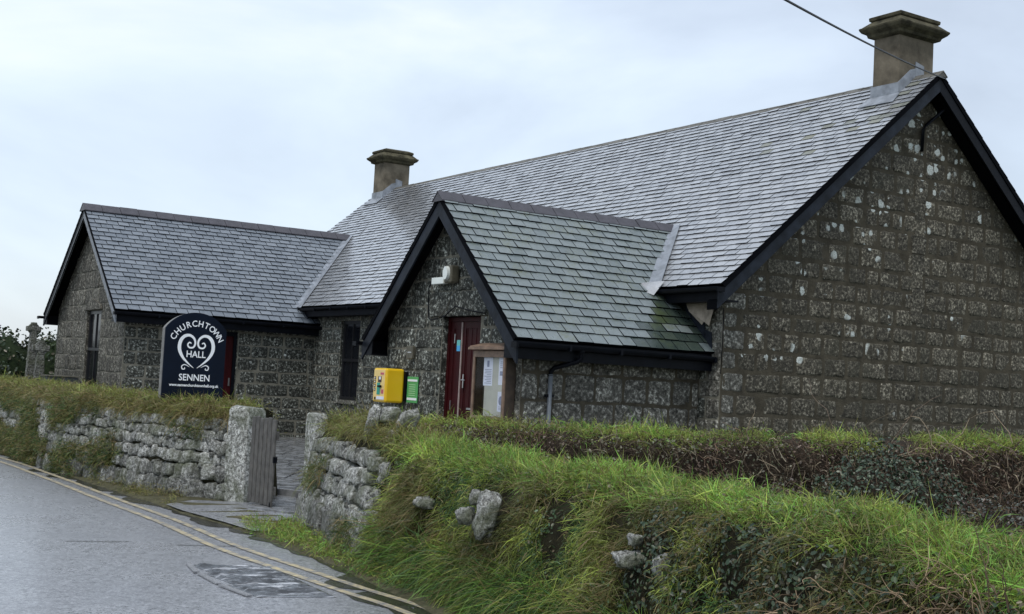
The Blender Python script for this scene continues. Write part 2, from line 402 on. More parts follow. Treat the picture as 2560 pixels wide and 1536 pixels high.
# near gable wall: plane u = wl, s = v
vb = 2*WD
def gable_outline(s0, s1, zb, ridge_s, ridge_z, slope, drop=.09):
    zt = lambda s: ridge_z-drop-abs(s-ridge_s)*slope
    return [(s0, zb), (s1, zb), (s1, zt(s1)), (ridge_s, ridge_z-drop), (s0, zt(s0))]
sl_m = HR/WD; sl_p = (PH-PZ)/PW; sl_l = (LH-LZ)/LW
w = MB(); block_wall(w, gable_outline(wl, vb-wl, -.2, WD, ZR, sl_m), (0, wl, 0), (1, 0, 0), nA, (.29, .38), (.28, .66), (), (0, 1, 2), .006, 'lo', 1, .055)
# stepped stone strip that the old flue left in the gable
for k in range(8):
    z = 5.6-.31*k; w.aabb(WD-.17+random.uniform(-.05, .05), WD+.13+random.uniform(-.05, .05), wl-.012, wl-.001, z-.29, z, 0)
g_ = w.build('gable_wall', [M_GAB, M_MORT, M_QUO], hall)
# main front wall: plane v = wl, s = u
w = MB(); WX = (13.34, 14.40, 1.06, 3.03)
block_wall(w, [(wl, -.2), (L-wl, -.2), (L-wl, ZE+.2), (wl, ZE+.2)], (wl, 0, 0), (0, 1, 0), nB, (.27, .34), (.35, .6), (WX,), (0, 1, 2), .01, 'lo', 2)
w.build('front_wall', [M_FRO, M_MORTG, M_QUO], hall)
# rear wall and far gable (seen only from elsewhere)
w = MB(); w.poly([(vb-wl, wl, -.2), (vb-wl, L-wl, -.2), (vb-wl, L-wl, ZE+.2), (vb-wl, wl, ZE+.2)]); w.build('rear_wall', M_GAB, hall)
w = MB(); w.poly([(p[0], L-wl, p[1]) for p in gable_outline(wl, vb-wl, -.2, WD, ZR, sl_m)]); w.build('gable_wall', M_GAB, hall)
# wing: gable face plane v = -LL+wl (s=u), side faces at u
LV = -LL+wl; LS = (LU-LW+.3, LU+LW-.3)
w = MB(); HW = (18.10, 19.42, .95, 3.0)
block_wall(w, gable_outline(LS[0], LS[1], -.2, LU, LH, sl_l), (LV, 0, 0), (0, 1, 0), nB, (.38, .46), (.4, .75), (HW,), (0, 1, 2), .012, 'lo', 3, .012)
w.build('wing_gable_wall', [M_WIN, M_MORTG, M_WIN], hall)
w = MB(); HD = (-2.85, -1.74, -.2, 2.62)
block_wall(w, [(LV, -.2), (wl, -.2), (wl, LZ+.15), (LV, LZ+.15)], (0, LS[0], 0), (1, 0, 0), nA, (.29, .34), (.4, .68), (HD,), (0, 1, 2), .010, None, 4, .035)
w.build('wing_side_wall', [M_FRO, M_MORTG, M_WIN], hall)
w = MB(); w.poly([(LV, LS[1], -.2), (wl, LS[1], -.2), (wl, LS[1], LZ+.15), (LV, LS[1], LZ+.15)]); w.build('wing_side_wall', M_WIN, hall)
# porch: front plane v = -PL+wl (s=u), side plane u
PV = -PL+wl; PS = (PU-PW+.32, PU+PW-.32)
w = MB(); DD = (2.08, 3.26, -.2, 2.70)
block_wall(w, gable_outline(PS[0], PS[1], -.2, PU, PH, sl_p), (PV, 0, 0), (0, 1, 0), nB, (.34, .44), (.34, .66), (DD, (1.88, 3.70, 2.70, 3.10)), (0, 1, 2), .016, 'lo', 5, .025)
w.build('porch_front_wall', [M_FRO, M_MORTG, M_QUO], hall)
w = MB(); s_ = [(PV-.0, 1.88, 2.705), (PV, 3.70, 2.705), (PV, 3.66, 3.11), (PV, 1.93, 3.10)]
w.prism([(PV+.02, y, z) for _, y, z in s_], (-.065, 0, 0)); w.build('lintel', M_FRO, hall, .02)
w = MB(); block_wall(w, [(PV, -.2), (wl, -.2), (wl, PZ+.15), (PV, PZ+.15)], (0, PS[0], 0), (1, 0, 0), nA, (.36, .44), (.36, .6), (), (0, 1, 2), .012, None, 6, .04)
w.build('porch_side_wall', [M_QUO, M_MORT, M_QUO], hall)
w = MB(); w.poly([(PV, PS[1], -.2), (wl, PS[1], -.2), (wl, PS[1], PZ+.15), (PV, PS[1], PZ+.15)]); w.build('porch_side_wall', M_FRO, hall)

def slates(mb, org, e, up, length, slope, gauge, width, span=None, mi=lambda s, t: 0, seed=0, butt=.012, edge=2, gp=.005):
    """courses of single slates; org = eave corner, e along the eave, up the slope"""
    rg = random.Random(seed); org, e, up = Vector(org), Vector(e).normalized(), Vector(up).normalized(); n = e.cross(up)
    if n.z < 0: n = -n
    rows = int(slope/gauge)+1
    for j in range(rows):
        t0 = j*gauge-(.03 if j == 0 else 0); t1 = min(slope, (j+1)*gauge+gauge*.35)
        a, b = (0, length) if span is None else span(t0+gauge*.5)
        if b-a < .05: continue
        s = a-(width*.5 if j % 2 else 0)
        while s < b:
            w_ = width*rg.uniform(.96, 1.04); x0, x1 = max(a, s)+gp, min(b, s+w_)-gp
            if x1-x0 > .04:
                l0 = butt*rg.uniform(.8, 1.35); th = .010; dt = rg.uniform(-.005, .005); sk = rg.uniform(-.004, .004)
                lift = rg.uniform(0, .003)
                q = [(x0, t0+dt, l0+lift), (x1, t0+dt+sk, l0), (x1, t1, 0), (x0, t1, 0)]
                T = [org+e*x+up*t+n*(h+th) for x, t, h in q]; B_ = [org+e*x+up*t+n*(h-.002-(butt if i_ < 2 else 0)) for i_, (x, t, h) in enumerate(q)]
                mb.mesh(T+B_, [(0, 1, 2, 3)], mi((x0+x1)/2, t0)); b4 = len(mb.v)-8
                for f in ((4, 5, 1, 0), (5, 6, 2, 1), (7, 4, 0, 3)): mb.f.append(tuple(i+b4 for i in f)); mb.m.append(edge); mb.sm.append(False)  # near-black edge faces paint in the shadow line under each course
            s += w_
def deck(mb, org, e, up, length, slope, mi, th=.07, span=None):
    org, e, up = Vector(org), Vector(e).normalized(), Vector(up).normalized(); n = e.cross(up)
    if n.z < 0: n = -n
    (a0, b0), (a1, b1) = ((0, length), (0, length)) if span is None else (span(0), span(slope))
    q = [org+e*a0, org+e*b0, org+e*b1+up*slope, org+e*a1+up*slope]
    mb.prism([p-n*.004 for p in q], -n*th, mi)
# main roof
SM = math.hypot(WD, HR); upm = Vector((WD, 0, HR)).normalized(); upm_b = Vector((-WD, 0, HR)).normalized()
w = MB()
def mi_main(s, t):
    return 1 if (s < 1.2 and t > 4.6 and random.random() < .18) or (s < 3 and t > 3.2 and random.random() < .03) else 0
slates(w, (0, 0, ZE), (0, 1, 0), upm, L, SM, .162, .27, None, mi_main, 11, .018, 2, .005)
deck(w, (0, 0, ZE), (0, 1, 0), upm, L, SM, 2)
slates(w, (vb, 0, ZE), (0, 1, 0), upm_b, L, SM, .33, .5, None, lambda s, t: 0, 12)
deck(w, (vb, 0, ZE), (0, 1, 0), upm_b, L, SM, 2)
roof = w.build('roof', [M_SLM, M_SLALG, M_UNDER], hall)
# porch roof: both slopes, running into the main roof / wall
def vend(z): return (fv(z)+.06) if z > ZE-.02 else wl+.01
def span_p(t):
    z = PZ+t*math.sin(math.atan(sl_p)); return (0, vend(z)+PL)
SP = math.hypot(PW, PH-PZ); upp = Vector((0, PW, PH-PZ)).normalized(); upq = Vector((0, -PW, PH-PZ)).normalized()
w = MB(); 
def mi_p(s, t):
    d = (s-2.1)*.9-t*1.0
    if d > 0 and t < 1.45 and random.random() < min(1, .55+d*1.6): return 1 if random.random() < .93 else 0
    return 0
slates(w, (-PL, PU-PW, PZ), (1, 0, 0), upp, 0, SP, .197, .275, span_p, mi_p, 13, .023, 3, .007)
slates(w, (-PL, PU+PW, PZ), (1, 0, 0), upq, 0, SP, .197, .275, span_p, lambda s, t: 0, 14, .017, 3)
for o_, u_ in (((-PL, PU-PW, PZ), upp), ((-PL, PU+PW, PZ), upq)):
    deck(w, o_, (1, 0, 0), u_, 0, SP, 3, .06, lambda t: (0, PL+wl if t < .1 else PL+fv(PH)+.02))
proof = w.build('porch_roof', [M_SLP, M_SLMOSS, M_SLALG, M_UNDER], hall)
# wing roof
def span_l(t):
    z = LZ+t*math.sin(math.atan(sl_l)); return (0, vend(z)+LL)
SLn = math.hypot(LW, LH-LZ); upl = Vector((0, LW, LH-LZ)).normalized(); upk = Vector((0, -LW, LH-LZ)).normalized()
w = MB()
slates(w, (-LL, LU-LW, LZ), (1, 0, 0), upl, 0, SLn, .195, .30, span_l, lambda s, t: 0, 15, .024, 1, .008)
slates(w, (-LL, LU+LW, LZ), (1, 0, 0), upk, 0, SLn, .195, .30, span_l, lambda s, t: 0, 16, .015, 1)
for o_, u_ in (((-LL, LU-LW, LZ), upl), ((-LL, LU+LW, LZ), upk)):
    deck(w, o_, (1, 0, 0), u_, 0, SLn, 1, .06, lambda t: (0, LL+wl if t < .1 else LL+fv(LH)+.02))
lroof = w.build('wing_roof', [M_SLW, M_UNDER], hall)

# ridge tiles: angled tiles laid end to end
def ridge(name, p0, p1, slope, mat, parent, leg=.15, tl=.46, up=.035):
    p0, p1 = Vector(p0), Vector(p1); d = (p1-p0); ln = d.length; d.normalize(); side = d.cross(Vector((0, 0, 1))).normalized()
    k = max(1, round(ln/tl)); w = MB(); c, s = math.cos(math.atan(slope)), math.sin(math.atan(slope))
    for i in range(k):
        a = p0+d*(ln*i/k+.006); b = p0+d*(ln*(i+1)/k-.006); dz = random.uniform(-.004, .006)
        top = Vector((0, 0, up+dz)); o1 = side*leg*c-Vector((0, 0, leg*s)); o2 = -side*leg*c-Vector((0, 0, leg*s)); t = Vector((0, 0, -.022))
        A = [a+top+o1, a+top, a+top+o2]; B = [b+top+o1, b+top, b+top+o2]
        V = A+B+[x+t for x in A]+[x+t for x in B]
        w.mesh(V, [(0, 1, 4, 3), (1, 2, 5, 4), (6, 9, 10, 7), (7, 10, 11, 8), (0, 3, 9, 6), (2, 8, 11, 5), (0, 6, 7, 1), (1, 7, 8, 2), (3, 4, 10, 9), (4, 5, 11, 10)])
    # mortar bed closing the end
    w.prism([p0+d*.012+Vector((0, 0, up-.03)), p0+d*.012+side*leg*c*.9+Vector((0, 0, up-.03-leg*s*.9)), p0+d*.012-side*leg*c*.9+Vector((0, 0, up-.03-leg*s*.9))], d*.03)
    return w.build(name, mat, parent)
ridge('ridge_tiles', (WD, -.05, ZR), (WD, L+.03, ZR), sl_m, M_RIDM, roof, .15, .46)
ridge('ridge_tiles', (-PL-.04, PU, PH), (fv(PH)-.02, PU, PH), sl_p, M_RIDP, proof, .23, .47, .055)
ridge('ridge_tiles', (-LL-.04, LU, LH), (fv(LH)-.02, LU, LH), sl_l, M_RIDP, lroof, .31, .47, .085)
# lead valleys
def ribbon(name, pts, wa, wb, na, parent, mat=M_LEAD, lift=.035):
    """pts: polyline; wa/wb vectors to either side"""
    w = MB(); na = Vector(na)
    for p, q in zip(pts, pts[1:]):
        p, q = Vector(p)+na*lift, Vector(q)+na*lift
        w.prism([p+Vector(wa), q+Vector(wa), q+na*.012, p+na*.012], na*.006); w.prism([p+na*.012, q+na*.012, q+Vector(wb), p+Vector(wb)], na*.006)
    return w.build(name, mat, parent)
nm = Vector((-HR, 0, WD)).normalized()
vp = lambda hw, U, H_, s: (fv(H_-hw*s)*1.0, U-hw, H_-hw*s)
hw0 = (PH-ZE)/sl_p
pts = [vp(-.06, PU, PH+.0, sl_p), vp(hw0*.5, PU, PH, sl_p)]
ribbon('flashing', [vp(.0, PU, PH, sl_p), vp(hw0*.56, PU, PH, sl_p)], Vector((0, -.17, 0))+upm*.02, upl*-.02+Vector((-.08, .0, .0)), nm, proof, M_LEAD, .04)
ribbon('flashing', [vp(hw0*.54, PU, PH, sl_p), vp(hw0*1.06, PU, PH, sl_p)], Vector((0, -.18, 0))+upm*.02, Vector((-.10, .0, .0)), nm, proof, M_LEAD, .055)
hl0 = (LH-ZE)/sl_l
ribbon('flashing', [vp(-.05, LU, LH, sl_l), vp(hl0*1.03, LU, LH, sl_l)], Vector((0, -.20, 0)), Vector((-.10, 0, 0)), nm, lroof, M_LEAD, .04)
w = MB(); w.mesh([(x, y, z) for x, y, z in [(-.22, 1.42, 3.24), (.0, 1.42, 3.50), (-.02, 1.75, 3.46), (-.34, 1.74, 3.44), (-.30, 1.55, 3.30)]], [(0, 1, 2, 3, 4)]); w.build('flashing', M_LEAD, proof)
w = MB(); w.mesh([(-.36, 16.32, 3.30), (.02, 16.0, 3.42), (.06, 16.5, 3.55), (-.30, 16.62, 3.56)], [(0, 1, 2, 3)]); w.build('flashing', M_LEAD, lroof)
# stepped soakers where the porch slope dies against the front wall
w = MB()
for k in range(7):
    u0 = PU-PW+.02+k*.17; z0 = PZ+(u0-(PU-PW))*sl_p
    w.prism([(wl-.03, u0, z0+.03), (wl-.03, u0+.2, z0+.2*sl_p+.03), (wl-.03, u0+.2, z0+.2*sl_p+.17), (wl-.03, u0+.03, z0+.2*sl_p+.12)], (.015, 0, 0))
w.build('flashing', M_BLUE, proof)
# chimneys
def chimney(u0, u1, v0, v1, zb, zs, ztop, n):
    w = MB(); w.aabb(v0, v1, u0, u1, zb, zs+.05); c = w.build('chimney', M_REND, hall, .012); c['label'] = n
    w = MB(); rings = [(.0, zs-.02), (.085, zs+.01), (.10, zs+.06), (.17, zs+.11), (.20, zs+.15), (.205, zs+.185), (.17, zs+.20), (.06, zs+.30), (.045, zs+.315), (.075, zs+.325), (.08, zs+.385), (.05, zs+.40), (-.05, zs+.44)]
    V = []
    for o, z in rings:
        for (x, y) in ((v0-o, u0-o), (v1+o, u0-o), (v1+o, u1+o), (v0-o, u1+o)): V.append((x, y, z+random.uniform(-.006, .006)))
    Fs = [(4*i+k, 4*i+(k+1)%4, 4*i+4+(k+1)%4, 4*i+4+k) for i in range(len(rings)-1) for k in range(4)]+[(len(V)-4, len(V)-3, len(V)-2, len(V)-1)]
    w.mesh(V, Fs); w.build('cap', M_CAP, c, .008)
    # lead apron and side soakers
    w = MB(); za = lambda v: ZR-abs(v-WD)*sl_m
    w.prism([(v0-.012, u0-.03, za(v0)-.02), (v0-.012, u1+.03, za(v0)-.02), (v0-.012, u1+.03, za(v0)+.24), (v0-.012, u0-.03, za(v0)+.24)], (-.012, 0, 0))
    a = Vector((v0-.02, 0, za(v0)+.03)); d = -upm*.32
    w.prism([a+Vector((0, u0-.06, 0)), a+Vector((0, u1+.06, 0)), a+Vector((0, u1+.12, 0))+d, a+Vector((0, u0-.12, 0))+d], nm*.012)
    for uu, sg in ((u0-.014, 1), (u1+.014, -1)):
        w.prism([(v0-.02, uu, za(v0)+.0), (WD, uu, ZR-.02), (WD+.02, uu, ZR+.19), (WD-.16, uu, ZR+.13), (v0-.02, uu, za(v0)+.24)], (0, .012*sg, 0))
        w.prism([(WD-.03, uu-.004*sg, ZR+.03), (WD+.20, uu-.004*sg, ZR+.0), (WD+.20, uu-.004*sg, ZR+.25), (WD-.03, uu-.004*sg, ZR+.30)], (0, .012*sg, 0))
    w.build('flashing', M_LEAD, c)
    return c
chimney(.574, 1.168, 4.508, 5.44, 6.7, 8.37, 8.82, 'rendered chimney beside the near gable')
chimney(20.844, 21.534, 4.526, 5.42, 6.7, 8.41, 8.9, 'rendered chimney at the far end of the ridge')

# bargeboards: boards under the verge
def barge(p_low, p_top, n, depth, th, mat, edge=None, name='bargeboard'):
    p_low, p_top, n = Vector(p_low), Vector(p_top), Vector(n); dn = Vector((0, 0, -depth)); w = MB()
    w.prism([p_low, p_top, p_top+dn, p_low+dn], -n*th, 0)
    if edge is not None: w.prism([p_low+dn+n*.004, p_top+dn+n*.004, p_top+dn*1.0+n*.004+Vector((0, 0, .028)), p_low+dn+n*.004+Vector((0, 0, .028))], -n*(th+.01), 1)
    return w.build(name, [mat]+([edge] if edge is not None else []), hall)
dz = Vector((0, 0, -.075))
b_ = barge(Vector((-.06, .015, ZE-.05))+dz, Vector((WD, .015, ZR))+dz, nA, .26, .035, M_BLUE)
barge(Vector((vb+.1, .015, ZE-.08))+dz, Vector((WD, .015, ZR))+dz, nA, .26, .035, M_BLK)
barge((-PL+.015, PU-PW-.02, PZ-.09), (-PL+.015, PU, PH-.06), nB, .29, .035, M_BLUE)
barge((-PL+.015, PU+PW+.02, PZ-.09), (-PL+.015, PU, PH-.06), nB, .29, .035, M_BLUE)
barge((-LL+.015, LU-LW-.02, LZ-.09), (-LL+.015, LU, LH-.06), nB, .24, .035, M_GREYEDGE)
barge((-LL+.015, LU+LW+.02, LZ-.09), (-LL+.015, LU, LH-.06), nB, .24, .035, M_BLK, M_GREYEDGE)
barge(Vector((-.06, L-.015, ZE-.05))+dz, Vector((WD, L-.015, ZR))+dz, (0, 1, 0), .26, .035, M_BLK)
barge(Vector((vb+.1, L-.015, ZE-.08))+dz, Vector((WD, L-.015, ZR))+dz, (0, 1, 0), .26, .035, M_BLK)
# inner moulding boards under the right-hand verge and purlin ends
w = MB(); n_ = Vector((0, 0, -.34))
w.prism([Vector((vb+.1, .09, ZE-.08))+n_*.55, Vector((WD+.1, .09, ZR-.08))+n_*.55, Vector((WD+.1, .09, ZR-.08))+n_, Vector((vb+.1, .09, ZE-.08))+n_], (0, .24, 0)); w.build('soffit', M_UNDER, hall)
w = MB(); w.prism([Vector((-.02, .09, ZE-.1))+n_*.5, Vector((WD-.1, .09, ZR-.1))+n_*.5, Vector((WD-.1, .09, ZR-.1))+n_*.9, Vector((-.02, .09, ZE-.1))+n_*.9], (0, .24, 0)); w.build('soffit', M_UNDER, hall)
# boxed eaves (porch and wing): fascia + soffit
def eaves(v0, v1, ue, uw, z, mat=M_BLK):
    w = MB(); sg = 1 if uw > ue else -1
    w.aabb(v0, v1, min(ue+.02*sg, ue+.05*sg), max(ue+.02*sg, ue+.05*sg), z-.30, z-.04)
    w.aabb(v0+.002, v1, min(ue+.05*sg, uw+.02*sg), max(ue+.05*sg, uw+.02*sg), z-.295, z-.265)
    w.prism([(v0+.004, ue+.05*sg, z-.27), (v0+.004, uw+.02*sg, z-.27), (v0+.004, uw+.02*sg, z+abs(uw-ue)*.8-.02), (v0+.004, ue+.05*sg, z-.05)], (.02, 0, 0))
    return w.build('boxed_eaves', mat, hall)
eaves(-PL+.03, wl, PU-PW, PS[0], PZ); eaves(-PL+.03, wl, PU+PW, PS[1], PZ)
eaves(-LL+.03, wl, LU-LW, LS[0], LZ); eaves(-LL+.03, wl, LU+LW, LS[1], LZ)
w = MB()
for a, b in ((.02, 1.66), (4.40, 16.2)):
    w.aabb(.02, .05, a, b, ZE-.27, ZE-.05); w.aabb(.05, wl+.01, a, b, ZE-.265, ZE-.24)
w.build('fascia', M_BLK, hall)
# gutters: half-round troughs
def gutter(p0, p1, outv, r=.062):
    p0, p1, o_ = Vector(p0), Vector(p1), Vector(outv); w = MB(); n = 9; c = o_*(r+.012)
    prof = [(-math.cos(math.pi*k/(n-1))*r, -math.sin(math.pi*k/(n-1))*r) for k in range(n)]
    prof2 = [(x*.86, y*.86) for x, y in prof][::-1]; pr = [(prof[0][0], .012)]+prof+[(prof[-1][0], .012)]+[(prof[-1][0]*.86, .012)]+prof2+[(-prof[-1][0]*.86, .012)]
    A = [p0+c+o_*x+Vector((0, 0, y)) for x, y in pr]; B = [p1+c+o_*x+Vector((0, 0, y)) for x, y in pr]; N = len(pr)
    w.mesh(A+B, [(i, (i+1)%N, N+(i+1)%N, N+i) for i in range(N)], 0, False)
    for p in (p0, p1): w.poly([p+c+o_*x+Vector((0, 0, y)) for x, y in prof])
    d = (p1-p0); k = max(1, int(d.length/.9))
    for i in range(k+1):
        q = p0+d*(i/k if k else 0)+c; t = d.normalized()*.02
        w.box(q+Vector((0, 0, -r*.55)), t, o_*(r+.006), Vector((0, 0, r*.62)))
    return w.build('gutter', M_BLK, hall)
gutter((.02, -.02, ZE-.06), (.02, 1.60, ZE-.07), nB); gutter((.02, 4.42, ZE-.07), (.02, 16.1, ZE-.06), nB)
gutter((-PL-.04, PU-PW+.02, PZ-.07), (wl-.05, PU-PW+.02, PZ-.085), nA, .066)
gutter((-PL-.10, PU+PW-.02, PZ-.07), (wl, PU+PW-.02, PZ-.08), (0, 1, 0))
gutter((-LL-.02, LU-LW+.02, LZ-.07), (wl, LU-LW+.02, LZ-.08), nA); gutter((-LL-.12, LU+LW-.02, LZ-.07), (wl, LU+LW-.02, LZ-.08), (0, 1, 0))
# downpipes
w = MB(); y0 = PU-PW-.05
w.tube([(-2.30, y0, PZ-.12), (-2.30, y0, PZ-.24), (-2.33, y0+.03, PZ-.29), (-2.58, PS[0]-.09, PZ-.40), (-2.62, PS[0]-.06, PZ-.46), (-2.62, PS[0]-.06, PZ-.52)], .038, 10)
w.tube([(-2.30, y0, PZ-.10), (-2.30, y0, PZ-.17)], .05, 10)
w.tube([(-2.62, PS[0]-.06, PZ-.50), (-2.62, PS[0]-.06, -.1)], .034, 10, 1); w.aabb(-2.69, -2.55, PS[0]-.075, PS[0], 1.50, 1.54)
w.build('downpipe', [M_BLK, simple('grey_pipe', (.15, .165, .18), .35, .2)], hall)
w = MB(); w.tube([(5.33, .12, 7.28), (5.36, .12, 7.12), (5.28, .2, 7.0), (4.98, wl-.05, 6.72), (4.90, wl-.05, 6.62), (4.88, wl-.05, 6.22)], .03, 8); w.build('vent_pipe', M_BLK, hall)
w = MB(); w.tube([(wl-.02, wl-.03, ZE-.35), (wl-.02, wl-.035, 2.6), (wl-.03, wl-.03, 2.0)], .008, 5); w.build('lead_wire', M_BLK, hall)
w = MB(); w.prism([(wl-.05, .75, 3.20), (wl-.06, 1.25, 3.22), (wl-.14, 1.02, 3.0), (wl-.1, .74, 2.78), (wl-.13, .66, 2.83), (wl-.1, .56, 2.76), (wl-.12, .50, 2.9), (wl-.06, .46, 3.18)], (.006, 0, 0)); w.build('torn_felt', M_FELT, hall)
# windows
def window_v(pv, u0, u1, z0, z1, bars_u, bars_z):
    """window in a wall facing -v"""
    w = MB(); d = pv+.06; f = .085
    for a, b, c, e in ((u0, u1, z0, z0+f), (u0, u1, z1-f, z1), (u0, u0+f, z0+f, z1-f), (u1-f, u1, z0+f, z1-f)): w.aabb(d, d+.06, a, b, c, e)
    for k in range(1, bars_u): u = u0+(u1-u0)*k/bars_u; w.aabb(d+.004, d+.05, u-.022, u+.022, z0+f, z1-f)
    for z in bars_z: w.aabb(d-.012, d+.048, u0+f, u1-f, z-.035, z+.035)
    o = w.build('window', M_FRAME, hall)
    w = MB(); w.aabb(d+.03, d+.036, u0+f*.5, u1-f*.5, z0+f*.5, z1-f*.5); w.build('pane', M_GLASS, o)
    w = MB(); w.prism([(pv-.05, u0-.06, z0-.09), (pv-.05, u1+.06, z0-.09), (pv+.2, u1+.06, z0-.09), (pv+.2, u0-.06, z0-.09)], (0, 0, .085)); w.build('sill', M_QUO, o)
    return o
window_v(wl, *WX, 2, (2.05,)); window_v(LV, *HW, 2, (2.0,))
w = MB(); w.prism([(LV-.02, 17.95, 3.02), (LV-.02, 19.6, 3.02), (LV-.02, 19.5, 3.12), (LV-.02, 18.75, 3.30), (LV-.02, 18.05, 3.14)], (-.05, 0, 0)); w.build('drip_stone', M_WIN, hall)
# porch door: narrow left leaf, wide right leaf with lever handle
def plank_leaf(v, a, b, z0, z1, name, n=4):
    w = MB(); w.aabb(v, v+.045, a, b, z0, z1)
    for k in range(1, n): u = a+(b-a)*k/n; w.aabb(v-.006, v+.001, u-.006, u+.006, z0+.02, z1-.02)
    for u in (a+.05, b-.05): w.aabb(v-.012, v, u-.05, u+.05, z0+.002, z1-.002)
    w.aabb(v-.011, v, a+.1, b-.1, z1-.11, z1-.003)
    return w.build(name, M_RED, hall)
dv = PV+.13
fr = MB()
for a, b, c, e in ((2.08, 2.15, .5, 2.70), (3.19, 3.26, .5, 2.70), (2.15, 3.19, 2.63, 2.70)): fr.aabb(dv-.03, dv+.06, a, b, c, e)
fr.build('door_frame', M_RED, hall)
l1 = plank_leaf(dv, 2.84, 3.19, .5, 2.63, 'door', 3); l2 = plank_leaf(dv+.012, 2.15, 2.832, .5, 2.63, 'door', 5)
w = MB(); w.aabb(dv-.022, dv-.002, 2.826, 2.842, .52, 2.62); w.build('edge_strip', simple('pale_strip', (.42, .34, .31), .5, .2), l2)
w = MB(); w.aabb(dv-.02, dv-.01, 2.71, 2.74, 1.56, 1.78); w.tube([(dv-.02, 2.725, 1.69), (dv-.06, 2.725, 1.69), (dv-.065, 2.70, 1.69), (dv-.06, 2.60, 1.685)], .010, 8); w.build('handle', M_STEEL, l2, .002)
w = MB(); w.aabb(dv-.016, dv-.004, 2.45, 2.58, 1.22, 1.25); w.build('letter_plate', M_STEEL, l2)
w = MB(); w.aabb(dv-.018, dv-.011, 2.87, 2.975, 2.24, 2.33); w.build('sticker', M_STICKG, l1); w = MB(); w.aabb(dv-.018, dv-.011, 2.87, 2.975, 2.15, 2.24); w.build('sticker', M_STICK, l1)
for hz_ in ((3.04, 2.28), (3.08, 1.2)): w = MB(); w.aabb(dv-.02, dv-.005, hz_[0], hz_[0]+.02, hz_[1], hz_[1]+.15); w.build('hinge', M_STEEL, l1)
# wing side door (faces -u), mostly behind the sign
w = MB(); w.aabb(-2.85, -1.82, LS[0]+.12, LS[0]+.165, -.1, 2.5)
for k in range(1, 8): v = -2.85+1.03*k/8; w.aabb(v-.006, v+.006, LS[0]+.112, LS[0]+.125, -.1, 2.46)
d3 = w.build('door', M_RED, hall)
w = MB(); w.aabb(-1.82, -1.74, LS[0]+.07, LS[0]+.18, -.1, 2.62); w.aabb(-2.85, -1.82, LS[0]+.07, LS[0]+.18, 2.5, 2.62); w.build('door_frame', M_BLK, hall)
w = MB(); w.aabb(-2.22, -2.12, LS[0]+.098, LS[0]+.112, 2.06, 2.30); w.build('sticker', M_STICK, d3)
w = MB(); w.aabb(-1.90, -1.86, LS[0]+.095, LS[0]+.11, 1.25, 1.45); w.build('hinge', M_STEEL, d3)

# ---------------------------------------------------------------- things fixed to the hall
def bthing(name, v, u, z, label, cat): return empty(name, BW(v, u, z), TH, label, cat)
t = bthing('wall_light', PV-.02, 2.95, 3.26, 'grubby white flood lamp with brown casing above the porch door', 'light')
w = MB(); w.aabb(-.165, 0, -.17, .06, -.03, .26); w.build('casing', M_LAMPB, t, .03)
w = MB(); V = []; n = 20
for d in (0, -.05):
    for k in range(n): a = 2*math.pi*k/n; V.append((-.165+d, -.06+math.cos(a)*.08*(1 if d == 0 else .92), .13+math.sin(a)*.115*(1 if d == 0 else .92)))
w.mesh(V, [(k, (k+1)%n, n+(k+1)%n, n+k) for k in range(n)]+[tuple(range(n, 2*n))], 0, False); w.build('lens', M_LAMPW, t)
w = MB(); w.aabb(-.13, -.03, .13, .52, -.03, .08); w.build('lamp_cover', M_LAMPW, t, .008); w = MB(); w.aabb(-.10, -.02, .07, .135, -.01, .06); w.build('bracket', M_LAMPB, t, .004)
t = bthing('cable_run', PV-.01, 3.7, 2.6, 'thin black cable hanging down the porch wall beside the door lintel', 'cable')
w = MB(); w.tube([(-.05, -.1, .72), (-.05, 0, .58), (-.03, .03, .4), (-.04, -.01, .2), (-.05, -.03, .1), (-.06, -.15, .05), (-.07, -.6, .10), (-.075, -.95, .26), (-.07, -1.4, .18), (-.07, -1.85, .13)], .011, 6); w.build('wire', M_BLK, t)
w = MB(); w.tube([(-.08, -.42, .08), (-.09, -.7, .2), (-.085, -.8, .42), (-.085, -.95, .52)], .008, 5); w.build('wire', M_LAMPB, t)
t = bthing('wall_plate', PV-.03, 4.22, 2.0, 'small dark metal plate fixed to the porch wall above the yellow cabinet', 'plate')
w = MB(); w.aabb(-.05, 0, -.11, .11, 0, .22); w.build('plate', M_LAMPB, t, .01); w = MB(); w.aabb(-.056, -.05, -.07, .05, .1, .12); w.build('marking', M_STEEL, t)
# defibrillator cabinet
t = bthing('defibrillator_cabinet', PV-.02, 4.36, 1.24, 'bright yellow defibrillator cabinet with label covered front on the porch wall', 'cabinet')
w = MB(); w.aabb(-.40, -.05, .0, .47, .0, .58); w.build('case', M_YEL, t, .035)
w = MB(); w.aabb(-.05, 0.0, -.04, .47, .04, .54); w.build('back_plate', M_BLK, t)
w = MB(); w.aabb(-.406, -.398, .035, .435, .03, .55); w.build('front_panel', M_YELP, t, .003)
w = MB()
w.aabb(-.411, -.405, .15, .27, .34, .44, 0); w.aabb(-.414, -.408, .17, .23, .385, .435, 1)
w.aabb(-.411, -.405, .19, .30, .13, .33, 2); w.aabb(-.411, -.405, .07, .19, .47, .505, 3); w.aabb(-.412, -.405, .03, .30, .05, .10, 1)
w.aabb(-.411, -.405, .33, .38, .04, .085, 4); w.aabb(-.411, -.405, .06, .13, .15, .22, 3)
for k in range(4): w.aabb(-.412, -.405, .36, .405, .19+k*.065, .24+k*.065, 4); w.aabb(-.415, -.409, .37, .395, .205+k*.065, .225+k*.065, 1)
w.build('label_print', [M_DKRED, M_PAPER, M_TEAL, M_REDL, M_NAVY], t)
